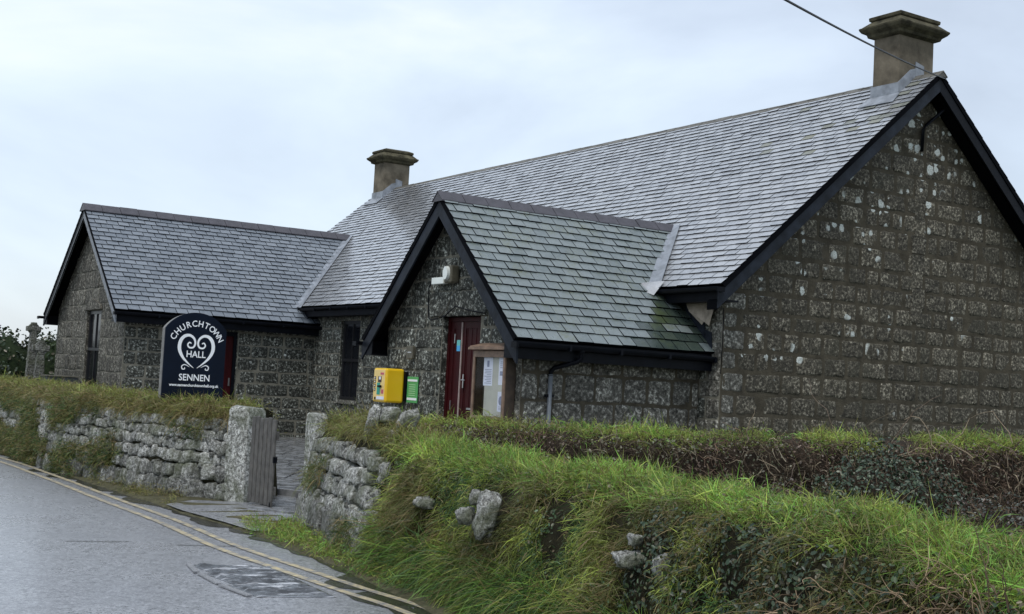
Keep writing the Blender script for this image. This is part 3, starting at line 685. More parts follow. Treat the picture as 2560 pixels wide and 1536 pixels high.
w = MB(); w.tube([(-.405, .155, .27), (-.45, .155, .27)], .022, 8); w.box((-.45, .145, .27), (.012, 0, 0), (0, .05, 0), (0, 0, .014)); w.build('handle', M_BLK, t)
t = bthing('green_notice', PV-.03, 4.12, 1.26, 'narrow green and white information sign right of the yellow cabinet', 'sign')
w = MB(); w.aabb(-.012, 0, -.19, .18, 0, .44); w.build('board', M_GREENS, t, .003)
w = MB(); w.aabb(-.016, -.011, -.17, .16, .36, .395, 0); w.aabb(-.016, -.011, -.17, .16, .045, .085, 0)
for k in range(6): w.aabb(-.0155, -.011, -.11, .11, .12+k*.036, .13+k*.036, 1)
w.build('print', [M_WHITE, M_GREENL], t)
# notice board
t = bthing('notice_board', PV-.02, 1.44, 1.12, 'glazed brown timber notice board with papers between porch door and corner', 'notice board')
hwd = .46
w = MB(); w.aabb(-.17, 0, -hwd, -hwd+.03, 0, 1.03); w.aabb(-.17, 0, hwd-.03, hwd, 0, 1.03); w.aabb(-.17, 0, -hwd+.03, hwd-.03, 0, .03); w.aabb(-.02, 0, -hwd+.03, hwd-.03, .03, 1.0); w.aabb(-.17, 0, -hwd+.03, hwd-.03, 1.0, 1.03); w.build('cabinet', M_DKWOOD, t)
w = MB(); f = .055
for a, b, c, e in ((-hwd, hwd, 0, f*.8), (-hwd, hwd, .93, 1.03), (-hwd, -hwd+f, f*.8, .93), (hwd-f, hwd, f*.8, .93)): w.aabb(-.20, -.171, a, b, c, e)
w.build('frame', M_WFRAME, t, .004)
w = MB(); w.prism([(-.26, -hwd-.07, 1.04), (-.26, hwd+.07, 1.04), (-.26, hwd+.05, 1.08), (-.26, -hwd-.05, 1.08)], (.30, 0, 0)); w.prism([(-.24, -hwd-.05, 1.08), (-.24, hwd+.05, 1.08), (0.04, hwd+.05, 1.15), (.04, -hwd-.05, 1.15)], (0, 0, .015)); w.build('hood', M_WFRAME, t, .004)
w = MB(); w.aabb(-.13, -.021, -hwd+.035, hwd*.42, .035, .95); w.build('lining', M_BACK, t)
w = MB(); w.aabb(-.180, -.176, -hwd+f, hwd-f, f*.8, .93); w.build('pane', M_BGLASS, t)
def paper(lu, z0, z1, w_, label, style):
    q = bthing('paper_notice', PV-.153, 1.44+lu, 1.12+z0, label, 'notice')
    w = MB(); w.aabb(-.004, 0, -w_/2, w_/2, 0, z1-z0, 0); h = z1-z0
    rg = random.Random(int(lu*100+z0*10))
    if style == 0:
        w.aabb(-.006, -.004, -.03, .03, h*.66, h*.88, 1)
        for k in range(9): w.aabb(-.006, -.004, -w_*.4, w_*rg.uniform(.1, .4), h*.08+k*h*.06, h*.1+k*h*.06, 1)
    elif style == 1:
        for k in range(4): w.aabb(-.006, -.004, -w_*.3, w_*.3, h*.62+k*h*.07, h*.64+k*h*.07, 1)
        w.aabb(-.006, -.004, -w_*.3, w_*.3, h*.34, h*.5, 1)
    else:
        n = 14; w.poly([(-.006, math.cos(6.283*k/n)*.06, h*.55+math.sin(6.283*k/n)*.07) for k in range(n)], 1)
        for k in range(3): w.aabb(-.006, -.004, -w_*.3, w_*.3, h*.1+k*h*.07, h*.12+k*h*.07, 1)
    w.build('sheet', [M_PAPER, M_PRINT], q)
paper(.10, .50, .93, .25, 'white printed sheet pinned upper left inside the notice board, dark oval at its top', 0)
paper(-.30, .52, .93, .20, 'white printed sheet pinned upper right inside the notice board', 1)
paper(-.30, .12, .42, .19, 'white sheet with round dark emblem pinned lowest inside the notice board', 2)

# overhead cable
w = MB(); A, B = Vector((-3.2, 3.0, 7.1)), BW(WD+.1, -.02, ZR-.1)
pa = []
P1 = Vector((2.753, 12.0, 5.444)); d = (B-P1)
for k in range(25):
    t_ = -1.35+2.35*k/24; p = P1+d*t_; p.z -= .16*(1-t_)*(t_+1.35)*.8; pa.append(p)
pa[-1] = B
w.tube(pa, .011, 6); o = w.build('overhead_cable', M_BLK); tag(o, 'thin black overhead cable running down to the near gable apex', 'cable')
w = MB(); w.tube([B+Vector((0, 0, 0)), B+(BW(WD-.3, -.02, ZR-.05)-B)*1.], .018, 6); 
# ---------------------------------------------------------------- hall sign
SGN = Vector((-4.37, 17.6, 0))
t = empty('hall_sign', SGN+Vector((ca, sa, 0))*.085, TH, 'navy arched name sign with white heart scroll standing behind the left wall', 'sign')
def arch(hw, z0, zs, zt, n=22):
    P = [(-hw, z0), (hw, z0)]; rise = zt-zs; rad = (hw*hw+rise*rise)/(2*rise); a0 = math.asin(hw/rad)
    for k in range(n+1): a = a0-2*a0*k/n; P.append((rad*math.sin(a), zt-rad+rad*math.cos(a)))
    return P
hwS = .43
w = MB(); pts = arch(hwS, 1.12, 2.18, 2.41); w.prism([(x, 0, z) for x, z in pts], (0, .03, 0)); w.build('board', M_NAVY, t)
w = MB(); pi = arch(hwS-.012, 1.12, 2.175, 2.40)
w.prism([(x, .031, z) for x, z in pi], (0, .14, 0)); w.build('board_edge', M_SIDE, t)
w = MB(); w.aabb(-.40, -.32, .04, .12, 0, 1.2); w.aabb(.32, .40, .04, .12, 0, 1.2); w.build('post', M_SIDE, t)
def letters(txt, size, off=0):
    cu = bpy.data.curves.new('t', 'FONT'); cu.body = txt; cu.size = size; cu.align_x = 'CENTER'; cu.offset = off; cu.resolution_u = 3
    o = bpy.data.objects.new('t', cu); COL.objects.link(o); bpy.context.view_layer.update()
    me = bpy.data.meshes.new_from_object(o.evaluated_get(bpy.context.evaluated_depsgraph_get())); V = [v.co.copy() for v in me.vertices]; Fs = [tuple(p.vertices) for p in me.polygons]
    bpy.data.objects.remove(o); bpy.data.meshes.remove(me); return V, Fs
w = MB()
def put(txt, size, x, z, ang=0, off=.002, sx=1):
    V, Fs = letters(txt, size, off); c, s = math.cos(ang), math.sin(ang)
    w.mesh([(x+p.x*sx*c-p.y*s, -.003, z+p.x*sx*s+p.y*c) for p in V], Fs)
word = 'CHURCHTOWN'
angs = np.linspace(R(61), R(-61), len(word))
for ch, a in zip(word, angs):
    a = float(a); put(ch, .118, .012-math.sin(a)*.335, 1.885+math.cos(a)*.335, a, .0015, .95)
w.build('lettering', M_WHITE, t)
for txt, sz_, z_, of_ in (('HALL', .125, 1.797, .0018), ('SENNEN', .125, 1.478, .0018), ('www.sennenchurchtownhall.org.uk', .052, 1.397, .0016)):
    w = MB(); put(txt, sz_, .012, z_, 0, of_, .93); w.build('lettering', M_WHITE, t)
w = MB()
def stroke(P, W):
    for sg in (1, -1):
        for i in range(len(P)-1):
            (x0, z0), (x1, z1) = P[i], P[i+1]
            def nrm(i):
                a, b = P[max(0, i-1)], P[min(len(P)-1, i+1)]; dx, dz_ = b[0]-a[0], b[1]-a[1]; l = math.hypot(dx, dz_) or 1; return -dz_/l, dx/l
            n0, n1 = nrm(i), nrm(i+1)
            w.poly([(.012+sg*(x0+n0[0]*W[i]), -.004, z0+n0[1]*W[i]), (.012+sg*(x1+n1[0]*W[i+1]), -.004, z1+n1[1]*W[i+1]), (.012+sg*(x1-n1[0]*W[i+1]), -.004, z1-n1[1]*W[i+1]), (.012+sg*(x0-n0[0]*W[i]), -.004, z0-n0[1]*W[i])])
def catmull(C, n=10):
    C = [C[0]]+C+[C[-1]]; O = []
    for i in range(1, len(C)-2):
        for k in range(n):
            t_ = k/n; O.append(tuple(.5*((2*C[i][j])+(-C[i-1][j]+C[i+1][j])*t_+(2*C[i-1][j]-5*C[i][j]+4*C[i+1][j]-C[i+2][j])*t_**2+(-C[i-1][j]+3*C[i][j]-3*C[i+1][j]+C[i+2][j])*t_**3) for j in range(len(C[0]))))
    O.append(C[-2]); return O
big = catmull([(.024, 1.652, .003), (.10, 1.710, .010), (.185, 1.795, .018), (.235, 1.90, .024), (.228, 2.006, .024), (.177, 2.077, .022), (.102, 2.094, .018), (.038, 2.05, .015), (.020, 1.984, .013), (.045, 1.933, .012), (.098, 1.928, .011), (.124, 1.963, .010), (.102, 1.998, .009), (.074, 1.984, .007)])
stroke([(a, b) for a, b, c in big], [c for a, b, c in big])
w.build('heart_scroll', M_WHITE, t)
w = MB(); sm = catmull([(.08, 1.661, .002), (.143, 1.692, .006), (.186, 1.672, .007), (.180, 1.632, .007), (.146, 1.634, .006), (.149, 1.656, .004)])
stroke([(a, b) for a, b, c in sm], [c for a, b, c in sm]); h_ = len(w.f)//2
for part_ in (0, 1):
    q_ = MB(); 
    for f in w.f[part_*h_:(part_+1)*h_]: q_.poly([w.v[i] for i in f])
    q_.build('foot_scroll', M_WHITE, t)

# ---------------------------------------------------------------- ground and road
def sheet(name, pts, z, mat, label=None, kind='structure', cat=None):
    w = MB(); w.poly([(x, y, z) for x, y in pts]); o = w.build(name, mat); tag(o, label, cat, None, kind); return o
sheet('ground', [(-400, -200), (400, -200), (400, 600), (-400, 600)], -.006, M_GROUND, 'turf and earth ground under the whole place', cat='ground')
kerb = [(-30, 49), (-13.5, 29.2), (-8.74, 22.488), (-6.9, 19.7), (-5.271, 17.17), (-4.4, 15.9), (-3.658, 14.727), (-2.95, 13.8), (-2.552, 13.204), (-1.95, 12.2), (-1.356, 11.145), (-.605, 9.608), (.9, 6.0), (2.2, 2.5), (3.6, -3), (6, -14)]
def interp(P, n=6):
    O = []
    for i in range(len(P)-1):
        for k in range(n): t_ = k/n; O.append((P[i][0]*(1-t_)+P[i+1][0]*t_, P[i][1]*(1-t_)+P[i+1][1]*t_))
    return O+[P[-1]]
kj = [(x+random.uniform(-.03, .03), y) for x, y in interp(kerb, 7)]
def road_poly():
    w = MB(); V = []; Fs = []
    for x, y in kj: V += [(x, y, .004), (x-9-.35*abs(y), y-6-.2*abs(y), .004)]
    for i in range(len(kj)-1): Fs.append((2*i, 2*i+1, 2*i+3, 2*i+2))
    w.mesh(V, Fs); o = w.build('road', M_ROAD); tag(o, 'wet grey tarmac lane curving past the stone walls', 'road', None, 'structure')
road_poly()
def offs(P, d):
    O = []
    for i, p in enumerate(P):
        a, b = P[max(0, i-1)], P[min(len(P)-1, i+1)]; dx, dy = b[0]-a[0], b[1]-a[1]; l = math.hypot(dx, dy); O.append((p[0]+dy/l*d, p[1]-dx/l*d))
    return O
def strip(name, P, d0, d1, z, mat, **k):
    """ribbon between offsets d0..d1 (callable or number) right-hand side negative"""
    w = MB(); A = []; n = len(P)
    f0 = d0 if callable(d0) else (lambda i: d0); f1 = d1 if callable(d1) else (lambda i: d1)
    O = [];
    for i, p in enumerate(P):
        a, b = P[max(0, i-1)], P[min(n-1, i+1)]; dx, dy = b[0]-a[0], b[1]-a[1]; l = math.hypot(dx, dy); nx, ny = -dy/l, dx/l
        A += [(p[0]+nx*f0(i), p[1]+ny*f0(i), z), (p[0]+nx*f1(i), p[1]+ny*f1(i), z)]
    w.mesh(A, [(2*i, 2*i+1, 2*i+3, 2*i+2) for i in range(n-1)]); o = w.build(name, mat); tag(o, **k); return o
yl = [(-30, 46.5), (-13, 27.6), (-8.269, 21.292), (-6.535, 18.718), (-4.776, 15.917), (-3.496, 13.922), (-2.508, 12.215), (-1.691, 11.021), (-1.062, 10.128), (-.432, 9.248), (.7, 7.2), (1.9, 3), (3, -3)]
def smooth(P, n=8):
    return [(a, b) for a, b in catmull([tuple(p) for p in P], n)]
ys = smooth(yl)
strip('yellow_line', ys, -.0, .075, .010, M_YLINE, label='inner worn yellow line along the lane edge', cat='road marking', kind='structure')
strip('yellow_line', ys, -.15, -.225, .010, M_YLINE, label='outer worn yellow line nearer the middle of the lane', cat='road marking', kind='structure')
# wet dark gutter edge, muddy verge beyond it
rgk = random.Random(5)
gw = [rgk.uniform(.05, .22) for _ in kj]; gv = [.02+.03*rgk.random() for _ in kj]
kjj = smooth(kj, 3); gw2 = [abs(noise.noise(Vector((p[0]*1.1, p[1]*1.1, 3))))*.55+.02 for p in kjj]
strip('gutter_water', kjj, .03, lambda i: -gw2[i], .008, M_WET, label='dark wet drainage channel at the lane edge', cat='wet patch', kind='structure')
def verge():
    w = MB(); V = []; n = len(kj)
    for i, p in enumerate(kj):
        a, b = kj[max(0, i-1)], kj[min(n-1, i+1)]; dx, dy = b[0]-a[0], b[1]-a[1]; l = math.hypot(dx, dy); nx, ny = dy/l, -dx/l
        nx, ny = -nx, -ny
        for k, (o_, z) in enumerate(((.0, .006), (.05, .022), (.35, .03), (.8, .03), (1.3, .02))):
            V.append((p[0]+nx*o_*1, p[1]+ny*o_*1, z+(random.uniform(-.01, .012) if k else 0)))
    Fs = [(5*i+k, 5*i+k+1, 5*i+5+k+1, 5*i+5+k) for i in range(n-1) for k in range(4)]
    w.mesh(V, Fs, 0, True); o = w.build('verge', M_VERGE); tag(o, 'muddy strip between lane and stone walls', 'verge', None, 'structure')
w = MB(); V = []; NU, NV = 110, 90
for j_ in range(NV+1):
    f = j_/NV; jag = .07*((f*3) % 1)
    a_ = Vector((-2.60, 10.93, 0)).lerp(Vector((-1.80, 9.50, 0)), f)+Vector((jag, .03*jag, 0)); b_ = Vector((-1.93, 11.02, 0)).lerp(Vector((-1.19, 9.70, 0)), f)
    for i_ in range(NU+1):
        g_ = i_/NU; p = a_.lerp(b_, g_); al_ = p.x*.88+p.y*.47; ac_ = -p.x*.47+p.y*.88
        h_ = noise.noise(Vector((al_*2.6, ac_*17, 0)))+.6*noise.noise(Vector((al_*7, ac_*38, 4))); edge_ = min(1, min(g_, 1-g_, f, 1-f)*14)
        V.append((p.x, p.y, .006+edge_*(.010+.022*max(-.45, h_))))
w.mesh(V, [(j_*(NU+1)+i_, j_*(NU+1)+i_+1, (j_+1)*(NU+1)+i_+1, (j_+1)*(NU+1)+i_) for j_ in range(NV) for i_ in range(NU)], 0, True)
o = w.build('road_patch', M_PATCH); tag(o, 'dark rough wet patch of ridged surfacing in the lane', 'road patch', None, 'structure')
for k, (a, b) in enumerate((((-2.60, 10.93), (-2.42, 10.48)), ((-2.38, 10.42), (-2.13, 9.98)), ((-2.10, 9.92), (-1.80, 9.52)))):
    dx, dy = b[0]-a[0], b[1]-a[1]; l = math.hypot(dx, dy); nx, ny = -dy/l*.022, dx/l*.022
    w = MB(); w.prism([(a[0]-nx, a[1]-ny, .0095), (b[0]-nx, b[1]-ny, .0095), (b[0]+nx, b[1]+ny, .0095), (a[0]+nx, a[1]+ny, .0095)], (0, 0, .012))
    o = w.build('patch_kerb_strip', simple('bright_wet_stone', (.26, .265, .28), .2, .3, 9, .01)); tag(o, 'pale wet setting stone on the left edge of the ridged patch', 'edging', 'pale stones edging the ridged patch')
for P in ([(-3.98, 11.93), (-3.8, 11.99), (-3.62, 12.03), (-3.45, 12.12)], [(-2.98, 12.05), (-2.7, 12.12), (-2.4, 12.2)]):
    strip('road_crack', smooth(P, 4), -.008, .014, .0085, M_WET, label='short dark crack in the tarmac', cat='crack', kind='structure')
sheet('puddle', [(-1.14, 9.85), (-.98, 10.05), (-.8, 9.75), (-.62, 9.45), (-.3, 8.7), (0.0, 8.0), (-.25, 8.1), (-.62, 8.9), (-.78, 9.35), (-1.05, 9.62)], .0075, M_WET, 'shallow dark puddle at the lane edge by the near bank', cat='puddle')
# yard: gate apron, threshold and wet flags leading in
sheet('yard', [(-3.2, 15.4), (-2.1, 14.9), (-1.6, 15.6), (2.8, 17.8), (4.8, 20.9), (-4.5, 36), (-12, 31), (-3.6, 17.3)], .004, M_FLAG, 'wet paved yard between the gate and the hall', cat='paving')
w = MB(); rg = random.Random(3)
for j in range(26):
    y0 = 15.7+j*.62; x = -3.1-(y0-16)*.19
    for i in range(4+j//6):
        wv = rg.uniform(.5, .8); z = .010+rg.uniform(0, .012)
        w.prism([(x, y0+rg.uniform(0, .03), z), (x+wv-.03, y0+rg.uniform(0, .03), z), (x+wv-.03, y0+.58, z+.004), (x, y0+.58, z+.004)], (0, 0, .01)); x += wv
o = w.build('paving_slabs', M_FLAG); tag(o, 'rows of wet grey flagstones inside the gate', 'paving', None, 'structure')
w = MB(); w.prism([(-3.05, 17.25, .01), (-2.2, 16.8, .01), (-2.1, 17.05, .01), (-2.95, 17.5, .01)], (0, 0, .11)); o = w.build('stone_step', M_FLAG, None, .01); tag(o, 'low wet stone step just inside the gateway', 'step')
w = MB(); w.prism([(-3.0, 15.35, .02), (-2.45, 14.95, .02), (-2.1, 15.1, .02), (-2.3, 15.95, .02), (-2.95, 16.2, .02)], (0, 0, .045)); o = w.build('threshold_slab', M_FLAG, None, .01); tag(o, 'flat pale wet slab under the open gate', 'slab')
verge()
w = MB(); w.mesh([(x, y, .034) for x, y in [(-3.95, 15.3), (-3.6, 14.72), (-2.95, 13.86), (-2.5, 13.2), (-2.3, 13.35), (-2.45, 14.2), (-2.25, 14.9), (-2.6, 15.6), (-3.0, 16.1), (-3.35, 16.0), (-3.8, 15.95)]], [tuple(range(11))]); o = w.build('gate_apron', M_ROAD); tag(o, 'wet tarmac apron between lane and gateway', 'apron', None, 'structure')

# ---------------------------------------------------------------- vegetation helpers (numpy meshes)
def raw_mesh(name, V, quads, tris, mat, tint, parent=None):
    V = np.asarray(V, np.float32); nq, ntr = len(quads), len(tris)
    me = bpy.data.meshes.new(name); me.vertices.add(len(V)); me.vertices.foreach_set('co', V.ravel())
    me.loops.add(nq*4+ntr*3); li = np.concatenate([np.asarray(quads, np.int32).ravel(), np.asarray(tris, np.int32).ravel()]) if ntr else np.asarray(quads, np.int32).ravel()
    me.loops.foreach_set('vertex_index', li); me.polygons.add(nq+ntr)
    st = np.concatenate([np.arange(nq)*4, nq*4+np.arange(ntr)*3]).astype(np.int32); me.polygons.foreach_set('loop_start', st)
    me.polygons.foreach_set('loop_total', np.concatenate([np.full(nq, 4), np.full(ntr, 3)]).astype(np.int32))
    at = me.color_attributes.new('tint', 'FLOAT_COLOR', 'POINT'); c = np.ones((len(V), 4), np.float32); c[:, :3] = tint; at.data.foreach_set('color', c.ravel())
    me.materials.append(mat); me.update(calc_edges=True); me.polygons.foreach_set('use_smooth', np.ones(nq+ntr, bool))
    o = bpy.data.objects.new(name, me); COL.objects.link(o)
    if parent: o.parent = parent
    return o
def unit(a): return a/np.maximum(np.linalg.norm(a, axis=-1, keepdims=True), 1e-6)
class Grass:
    def __init__(s): s.V = []; s.T = []
    def tufts(s, P, N, nb, ln, width, cols, spread=.03, lean=(0, 0, 0), droop=.6, up=.5, fan=.6):
        """P,N (k,3) roots and normals; cols (k,3); ln (k,) blade length"""
        k = len(P)
        if not k: return
        P = np.repeat(P, nb, 0); N = np.repeat(N, nb, 0); C = np.repeat(cols, nb, 0); Ln = np.repeat(ln, nb); n = len(P)
        tl = np.repeat(unit(RNG.normal(size=(k, 3)))*.6, nb, 0); Ln = Ln*np.repeat(RNG.uniform(.55, 1.4, k), nb); C = C*np.repeat(RNG.uniform(.65, 1.35, (k, 1)), nb, 0)
        d = unit(N*(1-up)+np.array([0, 0, 1.])*up+RNG.normal(size=(n, 3))*fan*.7+tl*1.3+np.array(lean)*.7); 
        root = P+RNG.normal(size=(n, 3))*spread-N*.01
        Lb = Ln*RNG.uniform(.55, 1.25, n); dr = droop*RNG.uniform(.5, 1.5, n)
        side = unit(np.cross(d, RNG.normal(size=(n, 3))))
        w = width*RNG.uniform(.6, 1.35, n)
        g = np.array([0, 0, -1.])+np.array(lean)*.3; cu = RNG.normal(size=(n, 3))*.38+np.repeat(RNG.normal(size=(k, 3))*.30, nb, 0)
        pts = [root+d*(Lb*t)[:, None]+g*(Lb*dr*t*t)[:, None]+cu*(Lb*t*t)[:, None] for t in (0, .34, .68, 1.)]
        out = np.empty((n, 7, 3), np.float32)
        for i, wt in enumerate((.8, 1., .65)):
            out[:, 2*i] = pts[i]-side*(w*wt)[:, None]*.5; out[:, 2*i+1] = pts[i]+side*(w*wt)[:, None]*.5
        out[:, 6] = pts[3]
        c = C*RNG.uniform(.7, 1.3, (n, 1)); dry = RNG.random(n) < .10; c[dry] = np.array([.24, .19, .09])*RNG.uniform(.6, 1.2, (dry.sum(), 1))
        cc = np.repeat(c[:, None], 7, 1); cc[:, 5:] = cc[:, 5:]*np.array([1.12, 1.08, .95])
        s.V.append(out.reshape(-1, 3)); s.T.append(cc.reshape(-1, 3))
    def build(s, name, label, cat='grass', parent=None):
        V = np.concatenate(s.V); T = np.concatenate(s.T); n = len(V)//7; b = np.arange(n)[:, None]*7
        q = np.concatenate([b+[0, 1, 3, 2], b+[2, 3, 5, 4]]); t = b+[4, 5, 6]
        o = raw_mesh(name, V, q, t, M_GRASS, T); tag(o, label, cat, None, 'stuff'); return o
def leaves(P, N, size, cols, name, label=None, cat=None, kind=None, parent=None, mat=None):
    n = len(P); N = unit(N+RNG.normal(size=(n, 3))*.55); a = unit(np.cross(N, RNG.normal(size=(n, 3)))); b = np.cross(N, a)
    sz = size*RNG.uniform(.55, 1.3, n)[:, None]
    shape = [(-1, 0, 0), (-.45, .55, .12), (.35, .5, .12), (1, 0, -.1), (.35, -.5, .12), (-.45, -.55, .12)]
    V = np.stack([P+a*sz*x+b*sz*y+N*sz*z for x, y, z in shape], 1).reshape(-1, 3); T = np.repeat(cols*RNG.uniform(.6, 1.4, (n, 1)), 6, 0)
    bb = np.arange(n)[:, None]*6; q = np.concatenate([bb+[0, 1, 2, 3], bb+[0, 3, 4, 5]])
    o = raw_mesh(name, V, q, np.zeros((0, 3), int), mat or M_LEAF, T, parent)
    if label: tag(o, label, cat, None, kind)
    elif kind: o['kind'] = kind
    return o
def twigs(P, D, ln, rad, cols, name, label=None, cat=None, kind=None, wob=.35, grav=.25, seg=6, parent=None):
    n = len(P); pts = [P]; d = unit(D); l = (ln*RNG.uniform(.5, 1.3, n)/seg)[:, None]
    for i in range(seg):
        d = unit(d+RNG.normal(size=(n, 3))*wob+np.array([0, 0, -grav/seg*2])); pts.append(pts[-1]+d*l)
    pts = np.stack(pts, 1); T_ = unit(np.gradient(pts, axis=1)); a = unit(np.cross(T_, np.array([.2, .3, 1.]))); b = np.cross(T_, a)
    r = (rad*RNG.uniform(.6, 1.4, n))[:, None, None]*np.linspace(1, .35, seg+1)[None, :, None]
    ring = [pts+(a*math.cos(w_)+b*math.sin(w_))*r for w_ in (0, 2.094, 4.189)]
    V = np.stack(ring, 2).reshape(-1, 3); T = np.repeat(cols*RNG.uniform(.6, 1.4, (n, 1)), 3*(seg+1), 0)
    base = (np.arange(n)*3*(seg+1))[:, None, None]+(np.arange(seg)*3)[None, :, None]
    q = np.concatenate([(base+np.array([[[k, (k+1)%3, (k+1)%3+3, k+3]]])).reshape(-1, 4) for k in range(3)])
    o = raw_mesh(name, V, q, np.zeros((0, 3), int), M_TWIG, T, parent)
    if label: tag(o, label, cat, None, kind)
    elif kind: o['kind'] = kind
    return o
def stone(mb, c, ex, ey, ez, seed, pw=3.2, amp=.13, mi=0, nu=14, nv=9):
    """a rounded, knobbly block: half-axes ex, ey, ez"""
    c, ex, ey, ez = Vector(c), Vector(ex), Vector(ey), Vector(ez); V = []; off = Vector((seed*3.17, seed*1.31, seed*.77))
    def sp(x): return math.copysign(abs(x)**(2/pw), x)
    for j in range(nv+1):
        ph = -math.pi/2+math.pi*j/nv
        for i in range(nu):
            th = 2*math.pi*i/nu; x = sp(math.cos(ph))*sp(math.cos(th)); y = sp(math.cos(ph))*sp(math.sin(th)); z = sp(math.sin(ph))
            k = 1+amp*noise.noise(Vector((x, y, z))*1.3+off)+amp*.6*noise.noise(Vector((x, y, z))*3.1+off)
            k += amp*.3*noise.noise(Vector((x, y, z))*7+off); V.append(c+ex*x*k+ey*y*k+ez*z*k)
    mb.mesh(V, [(j*nu+i, j*nu+(i+1)%nu, (j+1)*nu+(i+1)%nu, (j+1)*nu+i) for j in range(nv) for i in range(nu)], mi, True)

class Bank:
    """a hedge bank: swept profile along a base line; surf(s,t) in metres / 0..1"""
    def __init__(s, line, prof, hfun=lambda s: 1., seed=0, amp=.07):
        s.L = [Vector((*p, 0)) for p in line]; s.d = [0]
        for a, b in zip(s.L, s.L[1:]): s.d.append(s.d[-1]+(b-a).length)
        s.len = s.d[-1]; s.prof = prof; s.h = hfun; s.seed = seed; s.amp = amp
    def frame(s, x):
        x = min(max(x, 0), s.len-1e-4); i = max(k for k in range(len(s.d)) if s.d[k] <= x); i = min(i, len(s.L)-2)
        t = (s.L[i+1]-s.L[i]).normalized(); return s.L[i]+t*(x-s.d[i]), t
    def nrm(s, x):
        a = s.frame(x-.5)[1]; b = s.frame(x+.5)[1]; t = (a+b).normalized(); return Vector((-t.y, t.x, 0))*s.side if hasattr(s, 'side') else Vector((-t.y, t.x, 0))
    def surf(s, x, t, disp=True):
        p, tt = s.frame(x); n = s.nrm(x); pr = s.prof; i = 0
        while i < len(pr)-2 and pr[i+1][0] < t: i += 1
        f = (t-pr[i][0])/(pr[i+1][0]-pr[i][0]); o = pr[i][1]*(1-f)+pr[i+1][1]*f; h = (pr[i][2]*(1-f)+pr[i+1][2]*f)*s.h(x)
        q = p+n*o+Vector((0, 0, h))
        if disp:
            k = s.amp*(noise.noise(q*1.6+Vector((s.seed, 0, 0)))*1.1+noise.noise(q*4+Vector((0, s.seed, 0)))*.5)
            dn = -n*(1-min(1, t*1.2))+Vector((0, 0, 1))*min(1, t*1.2); q = q+dn*k*min(1, h*3)
        return q
    def core(s, mat, name='earth_core', parent=None, x0=0, x1=None, ds=.12, nt_=22):
        x1 = x1 or s.len; nx = int((x1-x0)/ds); w = MB(); V = [s.surf(x0+(x1-x0)*i/nx, j/nt_) for i in range(nx+1) for j in range(nt_+1)]; k = nt_+1
        w.mesh(V, [(i*k+j, i*k+j+1, (i+1)*k+j+1, (i+1)*k+j) for i in range(nx) for j in range(nt_)], 0, True)
        w.poly([V[j] for j in range(k)]); w.poly([V[nx*k+j] for j in range(k)])
        return w.build(name, mat, parent)
    def sample(s, n, x0, x1, t0, t1):
        X = RNG.uniform(x0, x1, n); T = RNG.uniform(t0, t1, n); P = np.empty((n, 3)); N = np.empty((n, 3))
        for i in range(n):
            x, t = float(X[i]), float(T[i]); p = s.surf(x, t); a = s.surf(x+.05, t, False)-s.surf(x, t, False); b = s.surf(x, min(1, t+.03), False)-s.surf(x, max(0, t-.03), False)
            nn = a.cross(b); nn.normalize()
            P[i] = p; N[i] = nn
        c = np.array([s.surf((x0+x1)/2, .3, False)])  # orient outward: away from the bank axis
        ax = np.array([s.axis(float(x)) for x in X]); flip = np.einsum('ij,ij->i', N, P-ax) < 0; N[flip] *= -1
        return X, T, P, N
    def axis(s, x):
        p, t = s.frame(x); return tuple(p+s.nrm(x)*(s.prof[-1][1]*.5)+Vector((0, 0, .5)))

GREENY = np.array([.26, .325, .065]); BRIGHT = np.array([.17, .33, .06]); OLIVE = np.array([.12, .14, .038]); STRAW = np.array([.20, .155, .07]); DEEP = np.array([.045, .10, .03]); KHAKI = np.array([.21, .20, .065])
def pick(n, table):
    W = np.array([w_ for w_, _ in table]); idx = RNG.choice(len(table), n, p=W/W.sum()); return np.array([c for _, c in table])[idx]

